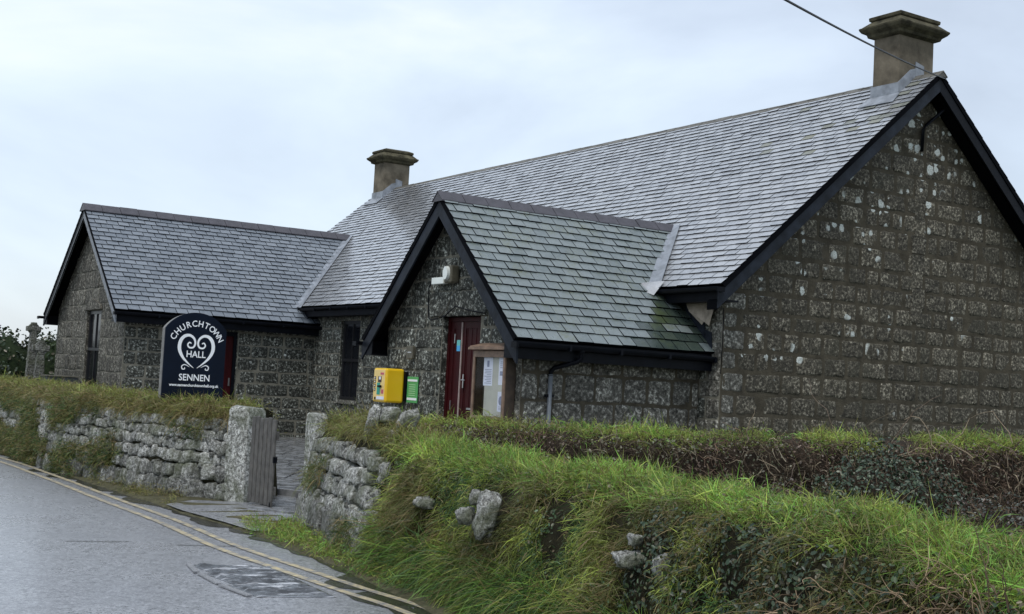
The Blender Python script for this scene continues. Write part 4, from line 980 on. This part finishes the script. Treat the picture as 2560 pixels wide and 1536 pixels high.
# ---------------------------------------------------------------- left roadside wall
lw_line = [(-3.42, 16.18), (-4.27, 16.6), (-5.5, 18.0), (-6.75, 19.4), (-8.94, 22.985), (-13.6, 29.6), (-22, 41)]
profL = [(0, 0, 0), (.2, .05, .35), (.42, .12, .75), (.56, .17, .98), (.68, .32, 1.16), (.8, .6, 1.2), (.9, .85, 1.12), (1, 1.05, 0)]
bl = Bank(lw_line, profL, lambda x: 1.0, 3, .04); bl.side = -1
wallL = empty('stone_faced_bank', (-5.5, 18.4, 0), 0, 'long grass topped stone bank wall left of the gate', 'wall')
def at0(o, root): o.location = -Vector(root.location); return o
at0(bl.core(M_SOIL, 'earth_core', wallL, 0, None, .2, 18), wallL)
rg = random.Random(21); w = MB(); sd_ = 0
def face_stones(w, bank, x0, x1, courses, wr, keep=lambda x, h: True, seed=0, tiltr=.12, dep=.12):
    rg = random.Random(seed); k = 0
    for (h0, h1) in courses:
        x = x0-rg.uniform(0, .2)
        while x < x1:
            wv = rg.uniform(*wr)*(1+max(0, .9-(h0+h1)))
            if x+wv > x1+.03: break
            xc = x+wv/2; hc = (h0+h1)/2+.035*noise.noise(Vector((x*1.3, h0*3, seed)))+rg.uniform(-.014, .014)
            if xc > x0 and keep(xc, hc):
                t_ = next((bank.prof[i][0]+(hc-bank.prof[i][2])/(bank.prof[i+1][2]-bank.prof[i][2])*(bank.prof[i+1][0]-bank.prof[i][0]) for i in range(len(bank.prof)-1) if bank.prof[i][2] <= hc <= bank.prof[i+1][2]), .5)
                p = bank.surf(xc, t_, False); tt = bank.frame(xc)[1]; n = bank.nrm(xc); ang = rg.uniform(-tiltr, tiltr)
                hv = (h1-h0)/2*rg.uniform(.86, 1.22); up = (Vector((0, 0, 1))*math.cos(ang)+tt*math.sin(ang)+n*.12).normalized(); al = (tt*math.cos(ang)-Vector((0, 0, 1))*math.sin(ang)).normalized()
                stone(w, p+n*(dep*.35+rg.uniform(-.02, .03)), al*(wv*.53), n*dep, up*hv, k*1.7+seed, 5.5, .19, 1 if hc < .35 and rg.random() < .7 else 0); k += 1
            if rg.random() < .3 and keep(xc, hc):
                p = bank.surf(x+wv, t_, False); stone(w, p+Vector((0, 0, (h1-h0)*.42)), Vector((.05, 0, 0)), bank.nrm(xc)*.07, Vector((0, 0, .035)), k*2.3+seed, 3, .2, 1, 8, 6)
            x += wv-.004
    return k
keepL = lambda x, h: noise.noise(Vector((x*.55, h*2.4, 4.))) > (-.5 if x < 2.6 else (-.22 if x < 6 else -.05))-(.12 if h > .6 else 0) and not (h < .25 and x > 5.5)
face_stones(w, bl, .0, 11, [(.0, .24), (.25, .43), (.44, .59), (.60, .74), (.75, .88), (.89, 1.02)], (.09, .22), keepL, 31, .26, .10)
at0(w.build('stonework', [M_FIELD, M_FIELDD], wallL), wallL)
G = Grass()
# top
X, T, P, N = bl.sample(4200, 0, 16, .60, .93); ln = np.where(T < .66, .11, .09); col = pick(len(P), [(4, KHAKI), (5, GREENY*.8), (.7, STRAW), (1, OLIVE)])
G.tufts(P, N, 12, ln, .0085, col, .05, (-.15, -.1, 0), .5, .6)
# hanging fringe over the stones
X, T, P, N = bl.sample(2400, 0, 16, .57, .66); col = pick(len(P), [(3, OLIVE), (3, STRAW), (2, KHAKI)]); P = P+N*.05
G.tufts(P, N, 11, np.full(len(P), .13), .008, col, .04, (-.05, -.05, 0), .9, .35)
# tufts on the face
X, T, P, N = bl.sample(12000, .2, 16, .02, .60)
k = np.array([noise.noise(Vector((float(x)*.55, float(t)*4., 4.))) < (-.36 if x < 2.6 else (-.05 if x < 6 else .12)) or (t < .26 and x > 3 and noise.noise(Vector((float(x)*2, float(t)*6, 1))) > -.1) for x, t in zip(X, T)]); P, N, X, T = P[k]+N[k]*.085, N[k], X[k], T[k]
col = pick(len(P), [(4, OLIVE), (1, STRAW), (3, DEEP), (1, KHAKI)]); G.tufts(P, N, 11, np.full(len(P), .065), .008, col*RNG.uniform(.6, 1.2, (len(P), 1)), .045, (-.02, 0, 0), .6, .35)
G.build('wall_grass', 'rough olive grass growing over the wall left of the gate')

# ---------------------------------------------------------------- near bank and the wall right of the gate
nb_line = [(-2.24, 14.45), (-1.85, 13.2), (-1.53, 12.3), (-1.0, 11.0), (-.48, 9.95), (.5, 7.6), (1.05, 6.15), (1.72, 4.33), (2.6, 2.1), (4.3, -2.2)]
profN = [(0, 0, 0), (.12, .04, .30), (.3, .12, .72), (.42, .20, .98), (.52, .34, 1.12), (.66, .60, 1.17), (.8, .9, 1.14), (.88, 1.02, .98), (1, 1.2, 0)]
bn = Bank(nb_line, profN, lambda x: (.97 if x < 2.2 else .97-.055*min(1, (x-2.2)/1.5))+.03*math.sin(x*.9), 8, .10); bn.side = 1
# choose the side so that the bank lies to the right of the lane
if (bn.surf(5, 1, False)-bn.surf(5, 0, False)).x < 0: bn.side = -1
if (bl.surf(2, 1, False)-bl.surf(2, 0, False)).y < 0: bl.side = 1
bankN = empty('stone_faced_bank', (-.5, 10.5, 0), 0, 'thick turf covered stone bank running from the gate to the right foreground', 'wall')
at0(bn.core(M_SOIL, 'earth_core', bankN, .12, None, .09, 30), bankN)
w = MB(); face_stones(w, bn, .05, 3.7, [(.0, .27), (.28, .48), (.49, .66), (.67, .82), (.83, .97)], (.16, .32), lambda x, h: x < 3.35-.35*h, 41, .12, .14)
face_stones(w, bn, .02, 2.6, [(.0, .36)], (.3, .5), lambda x, h: True, 43, .05, .17)
at0(w.build('stonework', [M_FIELD, M_FIELDD], bankN), bankN)
# separate boulders showing through the turf (world positions)
for i, (x, y, z, a, b, c, lean) in enumerate([(-.10, 9.02, .74, .075, .09, .15, .12), (-.255, 9.27, .70, .065, .08, .06, 0), (-.19, 9.2, .84, .035, .05, .05, .2), (-.62, 10.34, .68, .07, .07, .045, 0),
        (.88, 6.92, .71, .045, .06, .08, -.2), (.73, 7.2, .72, .08, .07, .045, 0), (.75, 7.2, .83, .03, .05, .03, 0), (1.40, 5.25, .58, .11, .08, .055, 0), (1.80, 4.5, .52, .05, .05, .03, 0),
        (-1.28, 12.45, 1.19, .062, .09, .18, .15), (-1.10, 12.40, 1.285, .105, .12, .085, .0), (-.93, 12.2, 1.25, .085, .10, .11, .35), (-1.04, 11.95, 1.04, .06, .1, .12, .15), (-1.0, 11.62, .80, .12, .1, .11, 0), (-1.08, 11.72, .58, .12, .1, .10, 0), (-.98, 11.3, .42, .14, .12, .10, 0)]):
    w = MB(); stone(w, (0, 0, 0), (a, 0, 0), (-.02, b, 0), (lean*c, 0, c), 60+i, 3.4, .34, 0, 24, 16); o = w.build('boulder', M_FIELD, bankN); o.location = Vector((x, y, z))-Vector(bankN.location)
G = Grass()
# crown of the bank: bright turf (denser close to the camera)
for (x0, x1, n, ln_, wd_, nb) in ((.2, 3.2, 1300, .10, .0068, 14), (3.0, 7, 4400, .085, .0055, 14), (7, 13.5, 7200, .07, .0042, 15)):
    X, T, P, N = bn.sample(n, x0, x1, .47, .9); col = pick(n, [(4, GREENY), (4, BRIGHT), (1.2, OLIVE), (.5, STRAW)])
    nn = np.array([noise.noise(Vector((float(x)*.8, float(t)*5, 9))) for x, t in zip(X, T)]); n2 = np.array([noise.noise(Vector((float(x)*3.1, float(t)*11, 19))) for x, t in zip(X, T)]); col = col*(1+.5*nn+.8*n2)[:, None]
    col[X < 3] = pick((X < 3).sum(), [(3, KHAKI), (3, OLIVE), (2, STRAW), (1, GREENY)])
    G.tufts(P, N, nb, ln_*(1+1.0*np.clip(n2, -.5, .6)), wd_, col, .03, (-.12, -.03, 0), .6, .5)
# face: olive, straw and deep tufts in patches, drooping
for (x0, x1, n, ln_, wd_, nb) in ((2.8, 4.5, 1700, .09, .006, 14), (4.3, 8, 4300, .085, .0048, 14), (8, 12, 4400, .065, .004, 13)):
    X, T, P, N = bn.sample(n, x0, x1, .0, .5)
    a = np.array([noise.noise(Vector((float(x)*1.1, float(t)*3, 2))) for x, t in zip(X, T)]); b = np.array([noise.noise(Vector((float(x)*2.3, float(t)*6, 12))) for x, t in zip(X, T)])
    col = np.where(((a > .2) | ((X > 8.6) & (a > -.1)))[:, None], pick(n, [(2, STRAW*.75), (4, OLIVE*.8)]), np.where((a < -.15)[:, None], pick(n, [(3, DEEP), (2, GREENY)]), pick(n, [(4, OLIVE), (2, GREENY), (1, STRAW)])))
    keep = (b > np.where(X > 8.2, -.02, -.22))  & ~((X < 3.1) & (T < .44))
    for bx, bt in ((5.85, .36), (5.6, .33), (7.85, .34), (8.1, .30)): keep &= ~((abs(X-bx) < .13) & (abs(T-bt) < .11))
    P, N, col, a = P[keep], N[keep], col[keep]*(1+.9*np.clip(b[keep], -.5, .6))[:, None], a[keep]
    G.tufts(P, N, nb, np.full(len(P), ln_)*(1+.5*np.clip(a, -.5, .6)), wd_, col, .035, (-.1, -.05, 0), .9, .25)
# turf hanging over the stone face by the gate, and tufts rooted in its joints
X, T, P, N = bn.sample(330, .15, 3.5, .46, .58); P = P+N*.05; G.tufts(P, N, 14, np.full(330, .13), .006, pick(330, [(3, OLIVE), (3, KHAKI), (1, STRAW*.8), (1, GREENY)]), .04, (-.05, -.1, 0), .95, .3)
X, T, P, N = bn.sample(700, .15, 3.5, .03, .45); k = np.array([noise.noise(Vector((float(x)*1.9, float(t)*6, 31))) > .27 for x, t in zip(X, T)]); P, N = P[k]+N[k]*.10, N[k]; G.tufts(P, N, 14, np.full(len(P), .11), .006, pick(len(P), [(3, OLIVE), (2, DEEP), (1, STRAW)]), .03, (0, 0, 0), .9, .35)
# lush long tufts at the foot
for (x0, x1, n, wd_) in ((3.3, 4.8, 420, .0065), (4.8, 8.2, 1100, .0055)):
    X, T, P, N = bn.sample(n, x0, x1, .0, .17); col = pick(n, [(4, BRIGHT*.85), (4, DEEP*1.2), (1.5, GREENY), (.5, STRAW)])
    G.tufts(P, N, 16, np.full(n, .185), wd_, col*RNG.uniform(.55, 1.25, (n, 1)), .025, (-.04, -.08, 0), .8, .55)
G.build('bank_grass', 'shaggy bright green and olive grass covering the near bank')
# ivy and leaves on the near face
def patch_leaves(n, x0, x1, t0, t1, thr, size, cols, name, label, seed):
    X, T, P, N = bn.sample(n, x0, x1, t0, t1); k = np.array([noise.noise(Vector((float(x)*1.4, float(t)*4, seed))) > thr for x, t in zip(X, T)])
    P, N = P[k]+N[k]*RNG.uniform(.0, .07, (k.sum(), 1)), N[k]; leaves(P, N, size, pick(len(P), cols), name, label, 'ivy', 'stuff')
patch_leaves(9000, 7.8, 12.5, .0, .46, -.2, .014, [(4, np.array([.022, .045, .020])), (2, np.array([.05, .075, .03])), (1.2, np.array([.085, .075, .04]))], 'ivy', 'dark ivy and brown leaves on the bank face at lower right', 2.)
patch_leaves(2600, 3.0, 8.5, .0, .55, .05, .014, [(3, np.array([.05, .08, .03])), (2, np.array([.10, .11, .05])), (1, np.array([.12, .09, .05]))], 'broadleaf_weeds', 'scattered broad leaves growing through the middle bank face', 8.)
patch_leaves(3000, 8.2, 12.5, .3, .6, .0, .013, [(3, np.array([.05, .085, .03])), (2, np.array([.12, .10, .055]))], 'broadleaf_weeds', 'small leaves and dead bits below the turf crown on the right', 6.)
patch_leaves(1500, 4.4, 8.2, .0, .4, .12, .016, [(3, np.array([.04, .09, .03])), (2, np.array([.06, .11, .045]))], 'weeds', 'small leafy weeds among the grass of the bank foot', 5.)
X, T, P, N = bn.sample(2600, 8.4, 12.6, .02, .5); k = np.array([noise.noise(Vector((float(x)*1.2, float(t)*3, 7))) > (-.05 if x > 9.6 else .12) for x, t in zip(X, T)]); P, N = P[k]+N[k]*RNG.uniform(0, .08, (k.sum(), 1)), N[k]
D = np.cross(N, np.array([0, 0, 1.]))*RNG.choice([-1, 1], (len(P), 1))+N*.35+RNG.normal(size=P.shape)*.5
twigs(P, D, np.full(len(P), .26), np.full(len(P), .0030), pick(len(P), [(2, np.array([.26, .19, .12])), (3, np.array([.12, .085, .055]))]), 'bare_stems', 'tangled bare tan stems on the bank face at far right', 'stems', 'stuff', .33, .3, 7)
# roadside verge grass
G = Grass()
def ribbon_pts(n, P, d0, d1, i0=0, i1=None):
    L_ = P[i0:i1]; idx = RNG.integers(0, len(L_)-1, n); f = RNG.random(n); A = np.array(L_); a, b = A[idx], A[idx+1]; q = a+(b-a)*f[:, None]; t_ = unit(b-a); nn = np.stack([-t_[:, 1], t_[:, 0]], 1)
    o_ = RNG.uniform(d0, d1, n); q = q+nn*o_[:, None]; return np.column_stack([q, np.full(n, .04)])
side_s = 1 if (lambda a, b: (-(b[1]-a[1])*1 > 0))(kj[10], kj[11]) else -1
P = ribbon_pts(2600, kj, .06, .75, 4, 45); P = P[np.array([noise.noise(Vector((p[0]*1.3, p[1]*1.3, 0))) > -.12 for p in P])]
P = P[~((P[:, 1] > 14.0) & (P[:, 1] < 16.4) & (P[:, 0] > -3.9+(.0)))]
G.tufts(P, np.tile([0, 0, 1.], (len(P), 1)), 10, np.full(len(P), .05), .006, pick(len(P), [(3, KHAKI), (2, OLIVE), (1, STRAW)]), .05, (-.1, -.1, 0), .6, .8)
tri = []
while len(tri) < 620:
    x, y = random.uniform(-2.7, -.7), random.uniform(10.2, 14.6)
    kx = np.interp(y, [p[1] for p in kerb[::-1]], [p[0] for p in kerb[::-1]]); bx = np.interp(y, [p[1] for p in nb_line[::-1]], [p[0] for p in nb_line[::-1]])
    if kx+.07 < x < bx+.05 and not (y > 13.9): tri.append((x, y, .04))
P = np.array(tri); G.tufts(P, np.tile([0, 0, 1.], (len(P), 1)), 13, np.full(len(P), .08), .0065, pick(len(P), [(4, GREENY), (3, BRIGHT), (1, STRAW)]), .05, (-.1, -.1, 0), .6, .75)
G.build('verge_grass', 'short grass and moss on the verge beside the lane')

# ---------------------------------------------------------------- back bank in front of the yard
bb_line = [(-1.3, 12.75), (.5, 12.9), (2.5, 13.15), (4.8, 13.7), (8, 14.6), (13, 16.5)]
profB = [(0, 0, 0), (.2, .08, .5), (.42, .15, 1.05), (.52, .25, 1.22), (.62, .42, 1.30), (.78, .7, 1.30), (.88, .9, 1.15), (1, 1.05, 0)]
bb = Bank(bb_line, profB, lambda x: .925+.075*min(1, max(0, (x-3.5)/3)), 14, .05); bb.side = 1
if (bb.surf(3, 1, False)-bb.surf(3, 0, False)).y < 0: bb.side = -1
bankB = empty('earth_bank', (3, 13.6, 0), 0, 'grass topped earth bank in front of the porch and gable', 'wall')
at0(bb.core(M_LITTER, 'earth_core', bankB, 0, None, .15, 18), bankB)
sheet('bramble_ground', [(-1.0, 12.6), (-.3, 10.2), (2.2, 4.4), (4.2, -1), (14, -1), (14, 16), (5, 13.4)], .002, M_LITTER, 'dark leaf litter ground between the two banks', cat='ground')
G = Grass()
X, T, P, N = bb.sample(5200, 0, 12, .5, .9); 
nn = np.array([noise.noise(Vector((float(x)*.9, float(t)*3, 5))) for x, t in zip(X, T)]); keep = ~((X > 4.3) & (X < 6.0) & (nn < .25)); P, N, nn, X = P[keep], N[keep], nn[keep], X[keep]
col = pick(len(P), [(5, GREENY), (2, BRIGHT), (2, KHAKI), (.6, STRAW)])*(1+.5*nn)[:, None]
G.tufts(P, N, 12, np.full(len(P), .075)*(1+.7*nn), .007, col, .045, (-.15, -.05, 0), .5, .65)
G.build('back_bank_grass', 'mown looking green grass on top of the bank before the hall')
# bramble mass between the banks
def brambles(n, xr, yr, zr, ln, rad, cols, **k):
    P = np.column_stack([RNG.uniform(*xr, n), RNG.uniform(*yr, n), RNG.uniform(*zr, n)]); return P
n = 6500; X, T, P, N = bb.sample(n, .3, 11, .02, .50); P = P+N*RNG.uniform(0, .28, (n, 1))
a = np.array([noise.noise(Vector((float(x)*1.5, float(t)*4, 3))) for x, t in zip(X, T)])
D = RNG.normal(size=P.shape)*.7+N*.5+np.array([0, 0, .5])
twigs(P, D, np.full(n, .24), np.full(n, .0042), np.where((a > 0)[:, None], pick(n, [(3, np.array([.15, .10, .068])), (2, np.array([.085, .060, .042])), (.7, np.array([.30, .25, .17]))]), pick(n, [(2, np.array([.11, .085, .055])), (2, np.array([.06, .045, .03])), (.6, np.array([.28, .24, .17]))])), 'brambles', 'mass of reddish brown dead bramble stems covering the back bank face', 'brambles', 'stuff', .4, .5, 5)
n = 16000; X, T, P, N = bb.sample(n//2, .3, 11, .0, .50); P = P+N*RNG.uniform(0, .25, (n//2, 1))
a = np.array([noise.noise(Vector((float(x)*1.5, float(t)*4, 3))) for x, t in zip(X, T)])
leaves(P, N+np.array([0, 0, .5]), .016, np.where((a > -.1)[:, None], pick(len(P), [(3, np.array([.115, .078, .054])), (2, np.array([.08, .09, .045]))]), pick(len(P), [(2, np.array([.08, .085, .045])), (1, np.array([.17, .16, .11]))])), 'dead_leaves', 'small dull brown leaves among the brambles', 'leaves', 'stuff')
# fill between banks, lower bramble heaps behind the near bank
def mound_pts(n, cx, cy, rx, ry, h, shell=.5):
    u = RNG.normal(size=(n, 3)); u[:, 2] = abs(u[:, 2]); u = unit(u); r = 1-shell*RNG.random(n)**2
    lump = np.array([1+.18*noise.noise(Vector(q)*2.2+Vector((cx, cy, 0)))+.1*noise.noise(Vector(q)*6) for q in u])
    return np.array([cx, cy, 0])+u*(r*lump)[:, None]*np.array([rx, ry, h]), u
def heap(cx, cy, rx, ry, h, nt_, nl, tc_, lc, name, label, lsize=.02):
    root = empty(name, (cx, cy, 0), 0, label, 'shrub')
    P, N = mound_pts(nt_, cx, cy, rx*.85, ry*.85, h*.9, .6); o = twigs(P, N+RNG.normal(size=P.shape)*.6, np.full(nt_, .25), np.full(nt_, .0038), pick(nt_, tc_), 'stems', kind=None, wob=.35, grav=.3, seg=5); o.parent = root; o.location = (-cx, -cy, 0)
    P, N = mound_pts(nl, cx, cy, rx, ry, h, .45); o = leaves(P, N, lsize, pick(nl, lc), 'foliage'); o.parent = root; o.location = (-cx, -cy, 0)
    w = MB(); stone(w, (0, 0, h*.35), (rx*.72, 0, 0), (0, ry*.72, 0), (0, 0, h*.42), cx, 2., .3, 0, 18, 10); w.build('dead_heart', M_LITTER, root)
    return root
TC = [(3, np.array([.16, .12, .08])), (3, np.array([.06, .04, .03]))]
DKL = [(4, np.array([.026, .050, .026])), (2, np.array([.055, .085, .045])), (.6, np.array([.16, .18, .12]))]
heap(3.78, 12.75, .95, .7, 1.22, 1300, 9500, TC, DKL, 'evergreen_shrub', 'dark glossy evergreen bush in the hollow before the gable')
heap(2.75, 12.4, .7, .6, .85, 900, 2200, TC, [(2, np.array([.05, .05, .03])), (2, np.array([.09, .06, .045])), (1, np.array([.10, .11, .08]))], 'bramble_bush', 'sparse brown bramble bush left of the dark evergreen')
heap(4.75, 12.0, 1.0, .9, .88, 1500, 6500, TC, [(3, np.array([.04, .05, .035])), (2, np.array([.10, .11, .09])), (2, np.array([.06, .04, .03]))], 'bramble_bush', 'grey green bramble bush at the right edge behind the bank', .018)
heap(1.6, 12.2, 1.1, .6, .7, 1500, 2600, TC, [(3, np.array([.12, .08, .055])), (2, np.array([.08, .07, .045]))], 'bramble_bush', 'low russet bramble bush behind the near bank, farthest left')
X, T, P, N = bb.sample(60, 3.8, 8, .2, .62); P = P-bb_line[0][0]*0
twigs(P+np.array([0, -.5, .0]), RNG.normal(size=P.shape)*.5+np.array([0, 0, 1.1]), np.full(60, .7), np.full(60, .0055), pick(60, [(1, np.array([.24, .19, .13])), (1, np.array([.16, .12, .09]))]), 'dead_branches', 'pale bare branches sticking out of the brambles', 'branches', 'stuff', .3, .6, 7)

# ---------------------------------------------------------------- gate and posts
w = MB(); 
def slab(w, c, hx, hy, h, rz, seed, lean=(0, 0)):
    c_, s_ = math.cos(rz), math.sin(rz); V = []; nu = 6
    prof = [(-1, -1), (-.33, -1.02), (.33, -1.0), (1, -1), (1.02, -.3), (1, .3), (1, 1), (.33, 1.01), (-.33, 1), (-1, 1), (-1.01, .33), (-1, -.33)]
    zs = [-.1, .2, .5, .8, 1.05]; zs = [z*h/1.2 for z in zs]+[h*.965, h]; 
    for j, z in enumerate(zs):
        k = 1 if j < 5 else (.97 if j == 5 else .86)
        for i, (x, y) in enumerate(prof):
            d = 1+.09*noise.noise(Vector((x*2, y*2, z*2.5+seed))); X, Y = x*hx*k*d+lean[0]*z, y*hy*k*d+lean[1]*z
            V.append((c[0]+X*c_-Y*s_, c[1]+X*s_+Y*c_, z+(.02*noise.noise(Vector((x, y, seed))) if j > 4 else 0)))
    n = len(prof); w.mesh(V, [(j*n+i, j*n+(i+1)%n, (j+1)*n+(i+1)%n, (j+1)*n+i) for j in range(len(zs)-1) for i in range(n)]+[tuple(range(len(V)-n, len(V)))], 0, True)
slab(w, (-3.235, 16.17), .175, .155, 1.20, R(-33), 1.); o = w.build('gatepost', M_FIELD, None, .012); tag(o, 'squared pale granite gatepost left of the open gate', 'gatepost')
w = MB(); slab(w, (-2.13, 14.72), .075, .17, 1.21, R(28), 5., (-.02, 0)); o = w.build('gatepost', M_FIELD, None, .012); tag(o, 'thin leaning granite slab post right of the gateway', 'gatepost')
g0, g1 = Vector((-3.10, 15.86, 0)), Vector((-2.70, 15.28, 0)); gd = (g1-g0).normalized(); gn = Vector((gd.y, -gd.x, 0))
gate = empty('wooden_gate', g0, 0, 'narrow weathered vertical slat gate standing open toward the lane', 'gate')
ln = (g1-g0).length; ns = 6
for k in range(ns):
    w = MB(); a = ln*(k+.5)/ns; top = 1.10+.012*math.sin(k*2.1); hw_ = ln/ns*.41
    w.box(gd*a+Vector((0, 0, (top+.07)/2))+gn*.0, gd*hw_, gn*.013, Vector((0, 0, (top-.07)/2))); w.build('slat', M_GATE, gate, .006)
for z in (.25, .9):
    w = MB(); w.box(gd*(ln/2)-gn*.03+Vector((0, 0, z)), gd*(ln*.49), gn*.015, Vector((0, 0, .05))); w.build('rail', M_GATE, gate, .004)
w = MB(); w.tube([gd*(ln-.03)+gn*.02+Vector((0, 0, .12)), gd*(ln-.03)+gn*.02+Vector((0, 0, .0))], .008, 6); w.build('bolt', M_BLK, gate); w = MB(); w.box(gd*(ln+.005)+Vector((0, 0, .62)), gd*.012, gn*.025, Vector((0, 0, .035))); w.build('latch', M_BLK, gate)

# ---------------------------------------------------------------- churchyard at far left
def cross(x, y, h, s, rz, label, seed):
    o = empty('stone_cross', (x, y, 0), rz, label, 'gravestone'); w = MB()
    w.prism([(-.26*s, -.09, 0), (.26*s, -.09, 0), (.13*s, -.09, h-.45*s), (-.13*s, -.09, h-.45*s)], (0, .18, 0)); w.build('shaft', M_FIELDD, o, .02)
    w = MB(); zc_ = h-.28*s
    w.aabb(-.11*s, .11*s, -.095, .095, zc_-.25*s, h); w.aabb(-.30*s, .30*s, -.1, .1, zc_-.11*s, zc_+.11*s); w.build('cross_arms', M_FIELDD, o, .02)
    w = MB(); n = 20; V = []
    for d in (-.06, .06):
        for r in (.16*s, .24*s):
            for k in range(n): a = 6.283*k/n; V.append((r*math.cos(a), d, zc_+r*math.sin(a)))
    Fs = []
    for k in range(n):
        q = (k+1)%n; Fs += [(k, q, n+q, n+k), (2*n+k, 2*n+q, 3*n+q, 3*n+k), (n+k, n+q, 3*n+q, 3*n+k), (k, q, 2*n+q, 2*n+k)]
    w.mesh(V, Fs); w.build('wheel_ring', M_FIELDD, o)
    w = MB(); w.aabb(-.35*s, .35*s, -.3*s, .3*s, 0, .3*s); w.build('plinth', M_FIELDD, o, .03)
cross(-12.95, 35.0, 2.66, .62, R(35), 'taller lichened stone cross in the churchyard at far left', 1)
cross(-12.35, 34.0, 2.16, .72, R(30), 'shorter stone cross right of the taller one', 2)
def bush(x, y, rx, ry, h, n, cols, name, label, cat='shrub', ls=.05, grp=None):
    root = empty(name, (x, y, 0), 0, label, cat, grp)
    P, N = mound_pts(n, x, y, rx, ry, h, .35); o = leaves(P, N, ls, pick(n, cols), 'foliage'); o.parent = root; o.location = (-x, -y, 0)
    w = MB(); stone(w, (0, 0, h*.42), (rx*.82, 0, 0), (0, ry*.82, 0), (0, 0, h*.47), x, 2., .25, 0, 16, 10); w.build('branches', M_BUSHCORE, root)
HD_ = [(4, np.array([.022, .038, .016])), (2, np.array([.045, .065, .025])), (1, np.array([.07, .06, .03]))]
bush(-12.4, 30.6, .95, .7, 1.62, 5000, HD_, 'rounded_shrub', 'dark clipped rounded shrub behind the left wall, nearest the hall')
bush(-14.0, 31.6, 1.1, .8, 1.72, 5000, HD_, 'rounded_shrub', 'dark rounded shrub at the far left edge of the picture')
rg = random.Random(9)
for k in range(3, 12):
    x = -23+k*.95+rg.uniform(-.2, .2); y = 43+.25*(x+13)+rg.uniform(-.4, .4); yy = y
    bush(x, yy, rg.uniform(1.1, 1.5), 1.2, rg.uniform(2.25, 2.65), 2600, HD_, 'hedge_bush', 'dark green bush in the row of tall bushes closing the churchyard', 'hedge', .07, 'row of tall bushes beyond the churchyard')
w = MB(); 
for k in range(26): stone(w, (-16.5+k*.17, 29.6+k*.02, .75+.3*(k%3)*.3), (.11, 0, 0), (0, .12, 0), (0, 0, .17), k, 3.4, .2, 0, 10, 7)
w.aabb(-16.5, -12.3, 29.7, 30.0, 0, .95); o = w.build('churchyard_wall', M_FIELDD); tag(o, 'low grey rubble wall glimpsed behind the left bank at picture edge', 'wall')
t = empty('oil_tank', (-10.55, 30.4, 0), TH, 'small dark storage box beside the wing corner', 'tank')
w = MB(); w.aabb(-.35, .35, -.3, .3, 0, 1.28); w.build('box', simple('tank_grey', (.035, .04, .042), .6), t, .02); w = MB(); w.aabb(-.37, .37, -.32, .32, 1.285, 1.31); w.build('lid', M_LAMPB, t)
